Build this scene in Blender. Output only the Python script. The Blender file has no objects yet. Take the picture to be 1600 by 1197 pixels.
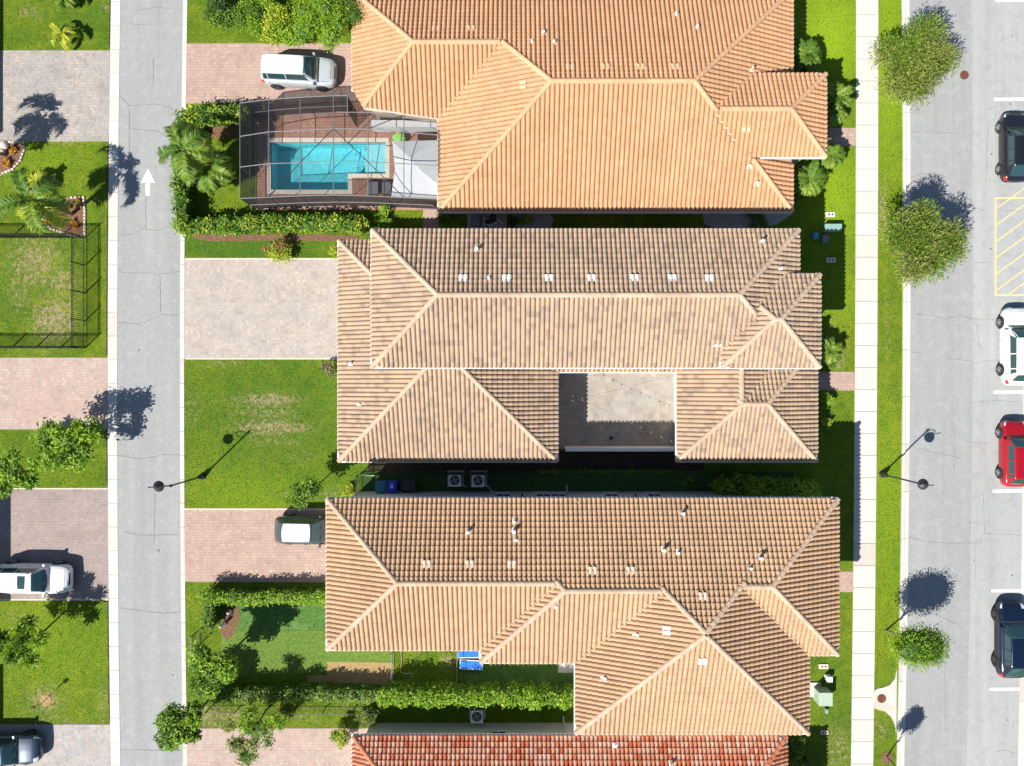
import bpy, math, random
import numpy as np
from mathutils import Matrix, Vector
R = math.radians
random.seed(7); rng = np.random.default_rng(7)
scene = bpy.context.scene
col = scene.collection
# ------------------------------------------------------------------ camera, sky, sun, exposure
CAMH = 47.6; SC = 22.4
cam_d = bpy.data.cameras.new('camera'); cam = bpy.data.objects.new('camera', cam_d); col.objects.link(cam)
cam.location = (0, 0, CAMH); cam_d.sensor_width = 36; cam_d.lens = 18.0 / (800.0 / SC / CAMH)
cam_d.clip_end = 2000; cam_d.clip_start = 0.5; scene.camera = cam
SUN_EL = 45.3; SUN_AZ = 225.0
w = bpy.data.worlds.new('World'); scene.world = w; w.use_nodes = True
nt = w.node_tree; nt.nodes.clear()
sky = nt.nodes.new('ShaderNodeTexSky'); sky.sky_type = 'NISHITA'; sky.sun_disc = False
sky.sun_elevation = R(SUN_EL); sky.sun_rotation = R(SUN_AZ); sky.air_density = 1.0; sky.dust_density = 0.3; sky.ozone_density = 3.0
bg = nt.nodes.new('ShaderNodeBackground'); bg.inputs['Strength'].default_value = 0.066
wo = nt.nodes.new('ShaderNodeOutputWorld')
nt.links.new(sky.outputs[0], bg.inputs[0]); nt.links.new(bg.outputs[0], wo.inputs[0])
sun_d = bpy.data.lights.new('sun', 'SUN'); sun_d.energy = 5.0; sun_d.angle = R(0.5); sun_d.color = (1.0, 0.965, 0.9)
sun = bpy.data.objects.new('sun', sun_d); col.objects.link(sun)
_d = Vector((-.5 * 1.02, -.5 * .985, math.tan(R(SUN_EL)) * .7071))
sun.rotation_euler = _d.to_track_quat('Z', 'Y').to_euler(); sun.location = (-40, -40, 60)
scene.view_settings.view_transform = 'Standard'; scene.view_settings.look = 'None'
scene.view_settings.exposure = 0.78; scene.view_settings.gamma = 1.0
scene.view_settings.use_curve_mapping = False
scene.render.engine = 'CYCLES'; scene.cycles.max_bounces = 6; scene.cycles.transparent_max_bounces = 16
scene.cycles.use_denoising = True

# ------------------------------------------------------------------ helpers
def P(px, py, z=0.0):
    k = (1 - z / CAMH) / SC
    return ((px - 800) * k, (598.5 - py) * k, z)
def bow(py, a): 
    t = max(-1.3, min(1.3, (py - 600) / 600.0)); return a * (1 - t * t)
def tag(o, label=None, cat=None, group=None, kind=None):
    if label: o['label'] = label
    if cat: o['category'] = cat
    if group: o['group'] = group
    if kind: o['kind'] = kind
    return o
def empty(name, loc, label, cat, group=None, rz=0.0):
    o = bpy.data.objects.new(name, None); col.objects.link(o); o.empty_display_size = .3
    o.location = loc; o.rotation_euler = (0, 0, rz)
    return tag(o, label, cat, group)
def put(name, me, parent=None, world=True):
    o = bpy.data.objects.new(name, me); col.objects.link(o)
    if parent is not None:
        o.parent = parent
        if world and parent.type == 'EMPTY':
            o.matrix_parent_inverse = Matrix.Translation(-Vector(parent.location))
    return o
def mk(name, V, F, mats, mi=None, smooth=False, tint=None, attrs=None):
    me = bpy.data.meshes.new(name)
    me.from_pydata(V if isinstance(V, list) else V.tolist(), [], F if isinstance(F, list) else F.tolist())
    for m in (mats if isinstance(mats, (list, tuple)) else [mats]): me.materials.append(m)
    n = len(me.polygons)
    if mi is not None: me.polygons.foreach_set('material_index', np.asarray(mi, dtype=np.int32))
    if smooth: me.polygons.foreach_set('use_smooth', np.ones(n, dtype=bool))
    if tint is not None:
        a = me.attributes.new('tint', 'FLOAT', 'FACE'); a.data.foreach_set('value', np.asarray(tint, dtype=np.float32))
    if attrs:
        for k, v in attrs.items():
            a = me.attributes.new(k, 'FLOAT', 'POINT'); a.data.foreach_set('value', np.asarray(v, dtype=np.float32))
    me.update(); return me
class MB:
    def __init__(s): s.v = []; s.f = []; s.t = []
    def add(s, V, F, tint=.5):
        b = len(s.v); s.v += [tuple(p) for p in V]; s.f += [tuple(i + b for i in f) for f in F]; s.t += [tint] * len(F); return s
    def box(s, c, d, rz=0.0, tint=.5, top=1.0):
        x, y, z = c; a, b, h = d[0] / 2, d[1] / 2, d[2] / 2; ca, sa = math.cos(rz), math.sin(rz); V = []
        for k, q in ((-h, 1.0), (h, top)):
            for i, j in ((-a, -b), (a, -b), (a, b), (-a, b)):
                i *= q; j *= q; V.append((x + i * ca - j * sa, y + i * sa + j * ca, z + k))
        return s.add(V, [(3, 2, 1, 0), (4, 5, 6, 7), (0, 1, 5, 4), (1, 2, 6, 5), (2, 3, 7, 6), (3, 0, 4, 7)], tint)
    def prism(s, poly, z0, z1, tint=.5):
        n = len(poly); area = sum(poly[i][0] * poly[(i + 1) % n][1] - poly[(i + 1) % n][0] * poly[i][1] for i in range(n))
        if area < 0: poly = poly[::-1]
        V = [(p[0], p[1], z0) for p in poly] + [(p[0], p[1], z1) for p in poly]
        F = [tuple(range(n))[::-1], tuple(range(n, 2 * n))] + [(i, (i + 1) % n, n + (i + 1) % n, n + i) for i in range(n)]
        return s.add(V, F, tint)
    def cyl(s, c, r0, r1, h, n=16, tint=.5):
        x, y, z = c
        V = [(x + r0 * math.cos(2 * math.pi * i / n), y + r0 * math.sin(2 * math.pi * i / n), z) for i in range(n)]
        V += [(x + r1 * math.cos(2 * math.pi * i / n), y + r1 * math.sin(2 * math.pi * i / n), z + h) for i in range(n)]
        return s.add(V, [tuple(range(n))[::-1], tuple(range(n, 2 * n))] + [(i, (i + 1) % n, n + (i + 1) % n, n + i) for i in range(n)], tint)
    def lathe(s, c, prof, n=20, tint=.5):
        V = []; F = []
        for r, z in prof:
            V += [(c[0] + r * math.cos(2 * math.pi * i / n), c[1] + r * math.sin(2 * math.pi * i / n), c[2] + z) for i in range(n)]
        for k in range(len(prof) - 1):
            F += [(k * n + i, k * n + (i + 1) % n, (k + 1) * n + (i + 1) % n, (k + 1) * n + i) for i in range(n)]
        F += [tuple(range(n))[::-1], tuple(range((len(prof) - 1) * n, len(prof) * n))]
        return s.add(V, F, tint)
    def tube(s, pts, r, n=6, tint=.5, r1=None):
        pts = [Vector(p) for p in pts]; V = []; F = []; m = len(pts)
        for k, p in enumerate(pts):
            d = (pts[min(k + 1, m - 1)] - pts[max(k - 1, 0)]).normalized()
            a = d.cross(Vector((0, 0, 1)))
            if a.length < 1e-3: a = Vector((1, 0, 0))
            a.normalize(); b = d.cross(a).normalized()
            rr = r if r1 is None else r + (r1 - r) * k / (m - 1)
            for i in range(n):
                t = 2 * math.pi * i / n; V.append(tuple(p + a * rr * math.cos(t) + b * rr * math.sin(t)))
        for k in range(m - 1):
            F += [(k * n + i, k * n + (i + 1) % n, (k + 1) * n + (i + 1) % n, (k + 1) * n + i) for i in range(n)]
        F += [tuple(range(n)), tuple(range((m - 1) * n, m * n))[::-1]]
        return s.add(V, F, tint)
    def bar(s, p, q, w, h=None, tint=.5):
        return s.tube([p, q], w * .7071, 4, tint)
    def build(s, name, mats, parent=None, smooth=False, world=True):
        return put(name, mk(name, s.v, s.f, mats, smooth=smooth, tint=s.t), parent, world)
def pxpoly(pts, z=0): return [P(x, y, z)[:2] for x, y in pts]
def sheet(name, pts, z, mat, thick=.12, kind='structure', parent=None):
    o = MB().prism(pxpoly(pts), z - thick, z).build(name, mat, parent)
    if kind and parent is None: o['kind'] = kind
    return o

# ------------------------------------------------------------------ materials
def N(nt, t, **k):
    n = nt.nodes.new(t)
    for a, b in k.items(): setattr(n, a, b)
    return n
def base(name, rough=.6, spec=.5, metal=0.0):
    m = bpy.data.materials.new(name); m.use_nodes = True; nt = m.node_tree
    b = nt.nodes['Principled BSDF']; b.inputs['Roughness'].default_value = rough; b.inputs['Metallic'].default_value = metal
    b.inputs['Specular IOR Level'].default_value = spec
    return m, nt, b
def rgb(c): return (c[0], c[1], c[2], 1)
def ramp(nt, stops, interp='LINEAR'):
    r = N(nt, 'ShaderNodeValToRGB'); e = r.color_ramp.elements; r.color_ramp.interpolation = interp
    while len(e) < len(stops): e.new(.5)
    for i, (p, c) in enumerate(stops): e[i].position = p; e[i].color = rgb(c)
    return r
def noise(nt, scale, detail=3, rough=.6, vec=None, dist=0):
    n = N(nt, 'ShaderNodeTexNoise'); n.inputs['Scale'].default_value = scale; n.inputs['Detail'].default_value = detail
    n.inputs['Roughness'].default_value = rough; n.inputs['Distortion'].default_value = dist
    if vec is not None: nt.links.new(vec, n.inputs['Vector'])
    return n
def mix(nt, f, a, b, mode='MIX'):
    m = N(nt, 'ShaderNodeMix', data_type='RGBA', blend_type=mode)
    for s, v in ((0, f), (6, a), (7, b)):
        if isinstance(v, (int, float)): m.inputs[s].default_value = v
        elif isinstance(v, tuple): m.inputs[s].default_value = rgb(v)
        else: nt.links.new(v, m.inputs[s])
    return m.outputs[2]
def geo(nt): return N(nt, 'ShaderNodeNewGeometry').outputs['Position']
def bump(nt, b, h, strength=.3, dist=.02):
    u = N(nt, 'ShaderNodeBump'); u.inputs['Strength'].default_value = strength; u.inputs['Distance'].default_value = dist
    nt.links.new(h, u.inputs['Height']); nt.links.new(u.outputs[0], b.inputs['Normal'])
def mottled(name, c1, c2, scale=3, rough=.8, fine=40, bs=.2, c3=None, scale3=.3, spec=.3, metal=0, obj=False):
    m, nt, b = base(name, rough, spec, metal)
    pos = N(nt, 'ShaderNodeTexCoord').outputs['Object'] if obj else geo(nt)
    n1 = noise(nt, scale, 4, .6, pos); r = ramp(nt, [(.3, c1), (.7, c2)]); nt.links.new(n1.outputs[0], r.inputs[0]); c = r.outputs[0]
    n2 = noise(nt, fine, 2, .7, pos); r2 = ramp(nt, [(.25, (.78,) * 3), (.75, (1.2,) * 3)]); nt.links.new(n2.outputs[0], r2.inputs[0])
    c = mix(nt, 1.0, c, r2.outputs[0], 'MULTIPLY')
    if c3:
        n3 = noise(nt, scale3, 5, .65, pos); r3 = ramp(nt, [(.5, (0,) * 3), (.68, (1,) * 3)]); nt.links.new(n3.outputs[0], r3.inputs[0])
        c = mix(nt, r3.outputs[0], c, c3)
    nt.links.new(c, b.inputs['Base Color'])
    if bs: bump(nt, b, n2.outputs[0], bs)
    return m
def plain(name, c, rough=.5, spec=.5, metal=0, emit=0):
    return mottled(name, tuple(x * .93 for x in c), tuple(min(1, x * 1.05) for x in c), 2.5, rough, 30, .04, spec=spec, metal=metal, obj=True)
def tinted(name, stops, rough=.6, spec=.3, transl=0.0, nscale=0, namp=.3, bs=0, interp='LINEAR', blot=0):
    m, nt, b = base(name, rough, spec)
    a = N(nt, 'ShaderNodeAttribute', attribute_name='tint'); f = a.outputs['Fac']
    if blot:
        nb = noise(nt, blot, 3, .6, geo(nt)); ma = N(nt, 'ShaderNodeMath', operation='MULTIPLY_ADD'); ma.inputs[1].default_value = .9; 
        nt.links.new(nb.outputs[0], ma.inputs[0]); sb = N(nt, 'ShaderNodeMath', operation='SUBTRACT'); nt.links.new(f, sb.inputs[0]); sb.inputs[1].default_value = .45
        nt.links.new(sb.outputs[0], ma.inputs[2]); f = ma.outputs[0]
    r = ramp(nt, stops, interp); nt.links.new(f, r.inputs[0]); c = r.outputs[0]
    if nscale:
        n = noise(nt, nscale, 4, .65, geo(nt)); r2 = ramp(nt, [(.25, (1 - namp,) * 3), (.75, (1 + namp,) * 3)]); nt.links.new(n.outputs[0], r2.inputs[0])
        c = mix(nt, 1.0, c, r2.outputs[0], 'MULTIPLY')
        if bs: bump(nt, b, n.outputs[0], bs, .01)
    nt.links.new(c, b.inputs['Base Color'])
    if transl:
        t = N(nt, 'ShaderNodeBsdfTranslucent'); nt.links.new(c, t.inputs['Color'])
        ms = N(nt, 'ShaderNodeMixShader'); ms.inputs[0].default_value = transl
        out = nt.nodes['Material Output']
        nt.links.new(b.outputs[0], ms.inputs[1]); nt.links.new(t.outputs[0], ms.inputs[2]); nt.links.new(ms.outputs[0], out.inputs['Surface'])
    return m
def paver(name, cols, mortar, size=.2, row=.2, blot=None, bscale=.35, rz=0):
    m, nt, b = base(name, .85, .2)
    tc = geo(nt); mp = N(nt, 'ShaderNodeMapping'); nt.links.new(tc, mp.inputs[0]); mp.inputs['Rotation'].default_value = (0, 0, rz)
    br = N(nt, 'ShaderNodeTexBrick'); nt.links.new(mp.outputs[0], br.inputs['Vector'])
    br.inputs['Scale'].default_value = 1; br.inputs['Brick Width'].default_value = size; br.inputs['Row Height'].default_value = row
    br.inputs['Mortar Size'].default_value = .012; br.inputs['Mortar Smooth'].default_value = .3; br.inputs['Bias'].default_value = 0
    br.inputs['Color1'].default_value = (0, 0, 0, 1); br.inputs['Color2'].default_value = (1, 1, 1, 1); br.inputs['Mortar'].default_value = (.5, .5, .5, 1)
    n = len(cols); r = ramp(nt, [(i / (n - 1), c) for i, c in enumerate(cols)]); nt.links.new(br.outputs['Color'], r.inputs[0])
    nb = noise(nt, bscale, 5, .6, tc); rb = ramp(nt, [(.4, (0,) * 3), (.65, (1,) * 3)]); nt.links.new(nb.outputs[0], rb.inputs[0])
    c = mix(nt, rb.outputs[0], r.outputs[0], mix(nt, .55, r.outputs[0], blot or cols[0]))
    nf = noise(nt, 18, 3, .6, tc); rf = ramp(nt, [(.25, (.86,) * 3), (.75, (1.12,) * 3)]); nt.links.new(nf.outputs[0], rf.inputs[0])
    c = mix(nt, 1.0, c, rf.outputs[0], 'MULTIPLY')
    ns = noise(nt, .9, 6, .75, tc); rs = ramp(nt, [(.34, (.80, .80, .81)), (.55, (1, 1, 1)), (.8, (1.08, 1.07, 1.05))]); nt.links.new(ns.outputs[0], rs.inputs[0]); c = mix(nt, 1.0, c, rs.outputs[0], 'MULTIPLY')
    c = mix(nt, br.outputs['Fac'], c, mortar); nt.links.new(c, b.inputs['Base Color'])
    iv = N(nt, 'ShaderNodeMath', operation='SUBTRACT'); iv.inputs[0].default_value = 1; nt.links.new(br.outputs['Fac'], iv.inputs[1])
    bump(nt, b, iv.outputs[0], .6, .008)
    return m

M = {}
M['asphalt'] = mottled('asphalt', (.275, .28, .275), (.305, .308, .302), 7, .9, 22, .5, (.325, .325, .315), 1.6)
M['asphalt_pale'] = mottled('asphalt_pale', (.325, .33, .322), (.355, .358, .35), 7, .9, 22, .5, (.30, .30, .29), 1.3)
for k_ in ('asphalt', 'asphalt_pale'):
    nt_ = M[k_].node_tree; b_ = nt_.nodes['Principled BSDF']; src_ = b_.inputs['Base Color'].links[0].from_socket
    mp_ = N(nt_, 'ShaderNodeMapping'); mp_.inputs['Scale'].default_value = (1.1, .05, 1); nt_.links.new(geo(nt_), mp_.inputs[0])
    n_ = noise(nt_, 1.0, 5, .6, mp_.outputs[0]); r_ = ramp(nt_, [(.3, (.90,) * 3), (.7, (1.07,) * 3)]); nt_.links.new(n_.outputs[0], r_.inputs[0])
    n2_ = noise(nt_, 55, 2, .8, geo(nt_)); r2_ = ramp(nt_, [(.3, (.72,) * 3), (.7, (1.25,) * 3)]); nt_.links.new(n2_.outputs[0], r2_.inputs[0])
    nt_.links.new(mix(nt_, 1.0, mix(nt_, 1.0, src_, r_.outputs[0], 'MULTIPLY'), r2_.outputs[0], 'MULTIPLY'), b_.inputs['Base Color'])
M['concrete'] = mottled('concrete', (.46, .44, .39), (.53, .51, .46), .9, .8, 22, .2, (.44, .38, .30), .6)
M['slab'] = tinted('slab', [(0, (.44, .41, .355)), (.25, (.50, .475, .425)), (1, (.54, .52, .475))], .8, .25, nscale=4, namp=.08, bs=.1)
M['crack'] = mottled('crack', (.13, .13, .13), (.2, .2, .2), 3, .9, 30, 0)
M['white_paint'] = mottled('white_paint', (.82, .82, .8), (.88, .88, .87), 4, .6, 30, .05, (.75, .75, .73), 2)
M['yellow_paint'] = mottled('yellow_paint', (.62, .44, .16), (.72, .54, .24), 4, .6, 30, .05, (.55, .45, .3), 3)
M['paver_gray'] = paver('paver_gray', [(.30, .27, .25), (.40, .33, .28), (.36, .34, .32), (.47, .38, .31)], (.27, .25, .23), blot=(.27, .27, .27))
M['paver_pink'] = paver('paver_pink', [(.38, .26, .22), (.44, .31, .255), (.41, .27, .23), (.49, .37, .28)], (.29, .21, .18), blot=(.41, .30, .24))
M['paver_rose'] = paver('paver_rose', [(.41, .29, .25), (.46, .34, .285), (.41, .33, .29), (.49, .40, .32)], (.33, .26, .22), blot=(.44, .29, .25))
M['paver_brown'] = paver('paver_brown', [(.27, .205, .19), (.31, .24, .215), (.29, .23, .21), (.35, .28, .245)], (.34, .29, .26), blot=(.25, .2, .19))
M['paver_beige'] = paver('paver_beige', [(.35, .30, .265), (.44, .36, .30), (.40, .35, .31), (.50, .415, .34)], (.36, .32, .28), blot=(.36, .335, .32))
M['paver_mix'] = paver('paver_mix', [(.30, .28, .27), (.38, .36, .34), (.46, .33, .29), (.42, .40, .37)], (.34, .33, .31), blot=(.30, .31, .31))
M['paver_deck'] = paver('paver_deck', [(.38, .20, .14), (.46, .26, .19), (.41, .22, .16), (.50, .31, .23)], (.2, .12, .09), blot=(.3, .15, .11))
M['paver_court'] = paver('paver_court', [(.28, .24, .205), (.34, .295, .24), (.30, .27, .24), (.40, .345, .27)], (.36, .32, .28), .42, .42, blot=(.36, .35, .34))
M['border'] = mottled('border', (.52, .42, .34), (.60, .5, .41), 5, .8, 20, .2)
M['mulch'] = mottled('mulch', (.10, .05, .03), (.24, .13, .08), 9, .95, 26, .8)
M['straw'] = mottled('straw', (.26, .17, .07), (.40, .28, .13), 7, .95, 26, .8)
M['gravel'] = mottled('gravel', (.22, .22, .22), (.5, .5, .5), 16, .9, 30, .8)
M['stucco'] = mottled('stucco', (.60, .58, .54), (.66, .64, .60), 1.5, .9, 40, .1)
M['stucco_tan'] = mottled('stucco_tan', (.50, .42, .32), (.56, .47, .37), 1.5, .9, 40, .1)
M['fascia'] = plain('fascia', (.62, .60, .56), .5)
M['gutter_white'] = plain('gutter_white', (.74, .74, .72), .4)
M['gutter_dark'] = plain('gutter_dark', (.06, .05, .045), .5)
M['mortar'] = mottled('mortar', (.60, .53, .46), (.74, .68, .60), 5, .9, 20, .3)
M['mortar_warm'] = mottled('mortar_warm', (.50, .38, .27), (.62, .50, .38), 5, .9, 20, .3)
M['mortar_tan'] = mottled('mortar_tan', (.50, .33, .20), (.62, .43, .28), 5, .9, 20, .3)
M['soil'] = mottled('soil', (.03, .022, .015), (.06, .045, .03), 4, .95, 20, .4)
M['metal_white'] = plain('metal_white', (.78, .78, .77), .35)
M['metal_gray'] = plain('metal_gray', (.24, .25, .26), .4, .5, .3)
M['metal_black'] = plain('metal_black', (.018, .02, .025), .35)
M['metal_dark'] = plain('metal_dark', (.03, .03, .033), .5)
M['plastic_teal'] = plain('plastic_teal', (.02, .20, .26), .4)
M['plastic_blue'] = plain('plastic_blue', (.01, .04, .55), .35)
M['plastic_white'] = plain('plastic_white', (.8, .8, .8), .4)
M['util_green'] = plain('util_green', (.36, .44, .34), .5)
M['util_teal'] = plain('util_teal', (.22, .36, .32), .5)
M['util_blue'] = plain('util_blue', (.05, .28, .45), .5)
M['rust'] = mottled('rust', (.12, .04, .025), (.22, .09, .06), 6, .7, 18, .3, metal=.3)
M['canvas_blue'] = plain('canvas_blue', (.0, .13, .62), .7)
M['canvas_white'] = plain('canvas_white', (.60, .62, .64), .8)
M['lime'] = plain('lime', (.30, .62, .15), .5)
M['bark'] = mottled('bark', (.10, .07, .045), (.20, .15, .10), 8, .95, 25, .6, obj=True)
M['palm_bark'] = mottled('palm_bark', (.20, .16, .12), (.30, .25, .19), 8, .95, 25, .6, obj=True)
M['rock'] = mottled('rock', (.50, .40, .33), (.66, .56, .48), 3, .9, 20, .4)
M['bulb'] = plain('bulb', (.5, .48, .42), .2)
M['tyre'] = plain('tyre', (.022, .022, .023), .8, .3)
M['rim'] = plain('rim', (.55, .56, .58), .3, .5, .8)
M['rim_dark'] = plain('rim_dark', (.12, .12, .13), .3, .5, .8)
M['glass_dark'] = base('glass_dark', .04, .9)[0]; M['glass_dark'].node_tree.nodes['Principled BSDF'].inputs['Base Color'].default_value = (.02, .055, .06, 1)
M['lamp_red'] = plain('lamp_red', (.45, .02, .02), .2)
M['lamp_clear'] = plain('lamp_clear', (.55, .57, .6), .12)
M['trim_black'] = plain('trim_black', (.02, .02, .02), .5)
M['interior'] = plain('interior', (.1, .085, .07), .8)
M['pool_glass'] = base('window_glass', .05, .8)[0]; M['pool_glass'].node_tree.nodes['Principled BSDF'].inputs['Base Color'].default_value = (.03, .05, .07, 1)
def leafmat(name, d, m_, l, tr=.36, rough=.5):
    return tinted(name, [(0, d), (.5, m_), (1, l)], rough, .35, tr)
M['leaf_green'] = leafmat('leaf_green', (.04, .10, .010), (.125, .24, .018), (.27, .40, .03))
M['leaf_bright'] = leafmat('leaf_bright', (.08, .19, .010), (.22, .39, .018), (.42, .55, .035))
M['leaf_yellow'] = leafmat('leaf_yellow', (.14, .24, .015), (.36, .45, .025), (.66, .60, .06))
M['leaf_olive'] = leafmat('leaf_olive', (.08, .11, .02), (.23, .28, .05), (.42, .46, .11))
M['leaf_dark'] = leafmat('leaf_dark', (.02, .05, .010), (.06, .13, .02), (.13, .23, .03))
M['leaf_mixred'] = leafmat('leaf_mixred', (.12, .18, .03), (.30, .28, .06), (.45, .10, .08))
M['leaf_pink'] = leafmat('leaf_pink', (.08, .13, .04), (.25, .26, .11), (.45, .12, .22))
M['leaf_orange'] = leafmat('leaf_orange', (.35, .12, .02), (.60, .26, .02), (.65, .42, .05))
M['frond'] = leafmat('frond', (.04, .11, .015), (.14, .25, .025), (.34, .42, .05))
M['frond_yellow'] = leafmat('frond_yellow', (.14, .22, .015), (.38, .44, .03), (.62, .56, .05))
def carpaint(name, c, rough=.25, metal=.2):
    m, nt, b = base(name, rough, .6, metal); b.inputs['Base Color'].default_value = rgb(c)
    b.inputs['Coat Weight'].default_value = .8; b.inputs['Coat Roughness'].default_value = .04
    n = noise(nt, 2.2, 3, .5, N(nt, 'ShaderNodeTexCoord').outputs['Object']); r = ramp(nt, [(.3, tuple(x * .93 for x in c)), (.7, tuple(min(1, x * 1.04) for x in c))])
    nt.links.new(n.outputs[0], r.inputs[0]); nt.links.new(r.outputs[0], b.inputs['Base Color']); return m
M['paint_white'] = carpaint('paint_white', (.72, .73, .74), .3, 0)
M['paint_silver'] = carpaint('paint_silver', (.52, .56, .59), .3, .25)
M['paint_black'] = carpaint('paint_black', (.012, .014, .02), .2)
M['paint_darkgray'] = carpaint('paint_darkgray', (.08, .09, .10), .2)
M['paint_navy'] = carpaint('paint_navy', (.004, .011, .03), .2)
M['paint_slate'] = carpaint('paint_slate', (.035, .055, .09), .25, .4)
M['paint_red'] = carpaint('paint_red', (.36, .004, .012), .25, .2)
# screen mesh of the pool cage: a woven screen lets more light through head on than at a slant
def screen_mat():
    m, nt, b = base('insect_screen', .8, .2); b.inputs['Base Color'].default_value = (.022, .023, .026, 1)
    lw = N(nt, 'ShaderNodeLayerWeight'); lw.inputs[0].default_value = .7
    mr = N(nt, 'ShaderNodeMapRange'); nt.links.new(lw.outputs['Facing'], mr.inputs[0])
    pw = N(nt, 'ShaderNodeMath', operation='POWER'); pw.inputs[1].default_value = 2.2; nt.links.new(lw.outputs['Facing'], pw.inputs[0]); nt.links.new(pw.outputs[0], mr.inputs[0])
    mr.inputs[1].default_value = 0; mr.inputs[2].default_value = 1; mr.inputs[3].default_value = .19; mr.inputs[4].default_value = .97
    t = N(nt, 'ShaderNodeBsdfTransparent'); ms = N(nt, 'ShaderNodeMixShader')
    nt.links.new(mr.outputs[0], ms.inputs[0]); nt.links.new(t.outputs[0], ms.inputs[1]); nt.links.new(b.outputs[0], ms.inputs[2])
    nt.links.new(ms.outputs[0], nt.nodes['Material Output'].inputs['Surface']); return m
M['screen'] = screen_mat()
def water_mat():
    m = bpy.data.materials.new('pool_water'); m.use_nodes = True; nt = m.node_tree; nt.nodes.remove(nt.nodes['Principled BSDF'])
    t = N(nt, 'ShaderNodeBsdfTransparent'); t.inputs[0].default_value = (.66, .93, .95, 1)
    g = N(nt, 'ShaderNodeBsdfGlossy'); g.inputs['Roughness'].default_value = .03
    f = N(nt, 'ShaderNodeFresnel'); f.inputs[0].default_value = 1.33
    n = noise(nt, 2.5, 3, .6, geo(nt), 1.0); u = N(nt, 'ShaderNodeBump'); u.inputs['Strength'].default_value = .25; u.inputs['Distance'].default_value = .05
    nt.links.new(n.outputs[0], u.inputs['Height']); nt.links.new(u.outputs[0], g.inputs['Normal']); nt.links.new(u.outputs[0], f.inputs['Normal'])
    ms = N(nt, 'ShaderNodeMixShader'); nt.links.new(f.outputs[0], ms.inputs[0]); nt.links.new(t.outputs[0], ms.inputs[1]); nt.links.new(g.outputs[0], ms.inputs[2])
    nt.links.new(ms.outputs[0], nt.nodes['Material Output'].inputs['Surface']); return m
M['water'] = water_mat()
M['plaster'] = mottled('plaster', (.20, .62, .68), (.34, .73, .77), 3.2, .8, 9, .1)
M['plaster_pale'] = mottled('plaster_pale', (.55, .70, .74), (.62, .76, .79), 1.6, .8, 9, .1)
M['coping'] = mottled('coping', (.60, .53, .42), (.70, .63, .52), 3, .8, 25, .15)

# ------------------------------------------------------------------ lawn
DRY = [(55, 410, 60, 55, .75), (95, 440, 40, 30, .7), (85, 500, 45, 45, .95), (30, 450, 30, 60, .55), (110, 470, 20, 60, .5), (70, 545, 60, 14, .4),
       (420, 625, 70, 14, .9), (415, 645, 75, 10, .7), (425, 668, 75, 14, .95), (430, 690, 60, 14, .5), (470, 715, 40, 18, .35),
       (300, 640, 25, 40, .35), (45, 18, 30, 12, .6), (68, 28, 14, 8, .5), (165, 12, 14, 10, .5), (350, 568, 60, 8, .45), (100, 222, 40, 8, .5),
       (20, 960, 20, 14, .45), (35, 965, 10, 14, .4), (70, 1095, 34, 30, .8), (160, 1100, 15, 60, .4), (80, 1125, 80, 10, .5),
       (330, 1120, 40, 25, .6), (360, 1120, 30, 20, .6), (480, 1120, 70, 16, .35), (645, 1020, 40, 20, .3), (700, 1035, 20, 20, .6),
       (1300, 520, 14, 60, .3), (1310, 560, 12, 20, .8), (1388, 120, 10, 120, .25), (1380, 330, 6, 60, .8), (1385, 520, 8, 110, .35), (1378, 1140, 12, 18, .6), (1388, 640, 30, 300, .12),
       (1310, 1170, 30, 60, .45), (500, 770, 80, 14, .4), (320, 560, 40, 10, .3)]
DEEP = [(420, 660, 160, 120, .55), (450, 600, 110, 40, .5), (390, 390, 150, 30, .8), (140, 30, 60, 60, .2), (20, 470, 60, 60, .3), (1315, 1120, 40, 90, .35)]  # patches where the turf itself is a deeper green
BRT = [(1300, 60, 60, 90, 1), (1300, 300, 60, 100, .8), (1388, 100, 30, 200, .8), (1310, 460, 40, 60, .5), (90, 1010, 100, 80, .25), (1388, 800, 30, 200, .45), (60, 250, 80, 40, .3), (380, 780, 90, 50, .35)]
def field(L, px, py):
    r = np.zeros_like(px)
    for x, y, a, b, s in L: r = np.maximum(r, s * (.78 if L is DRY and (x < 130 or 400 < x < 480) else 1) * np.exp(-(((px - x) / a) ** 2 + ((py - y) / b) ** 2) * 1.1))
    return r
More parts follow.
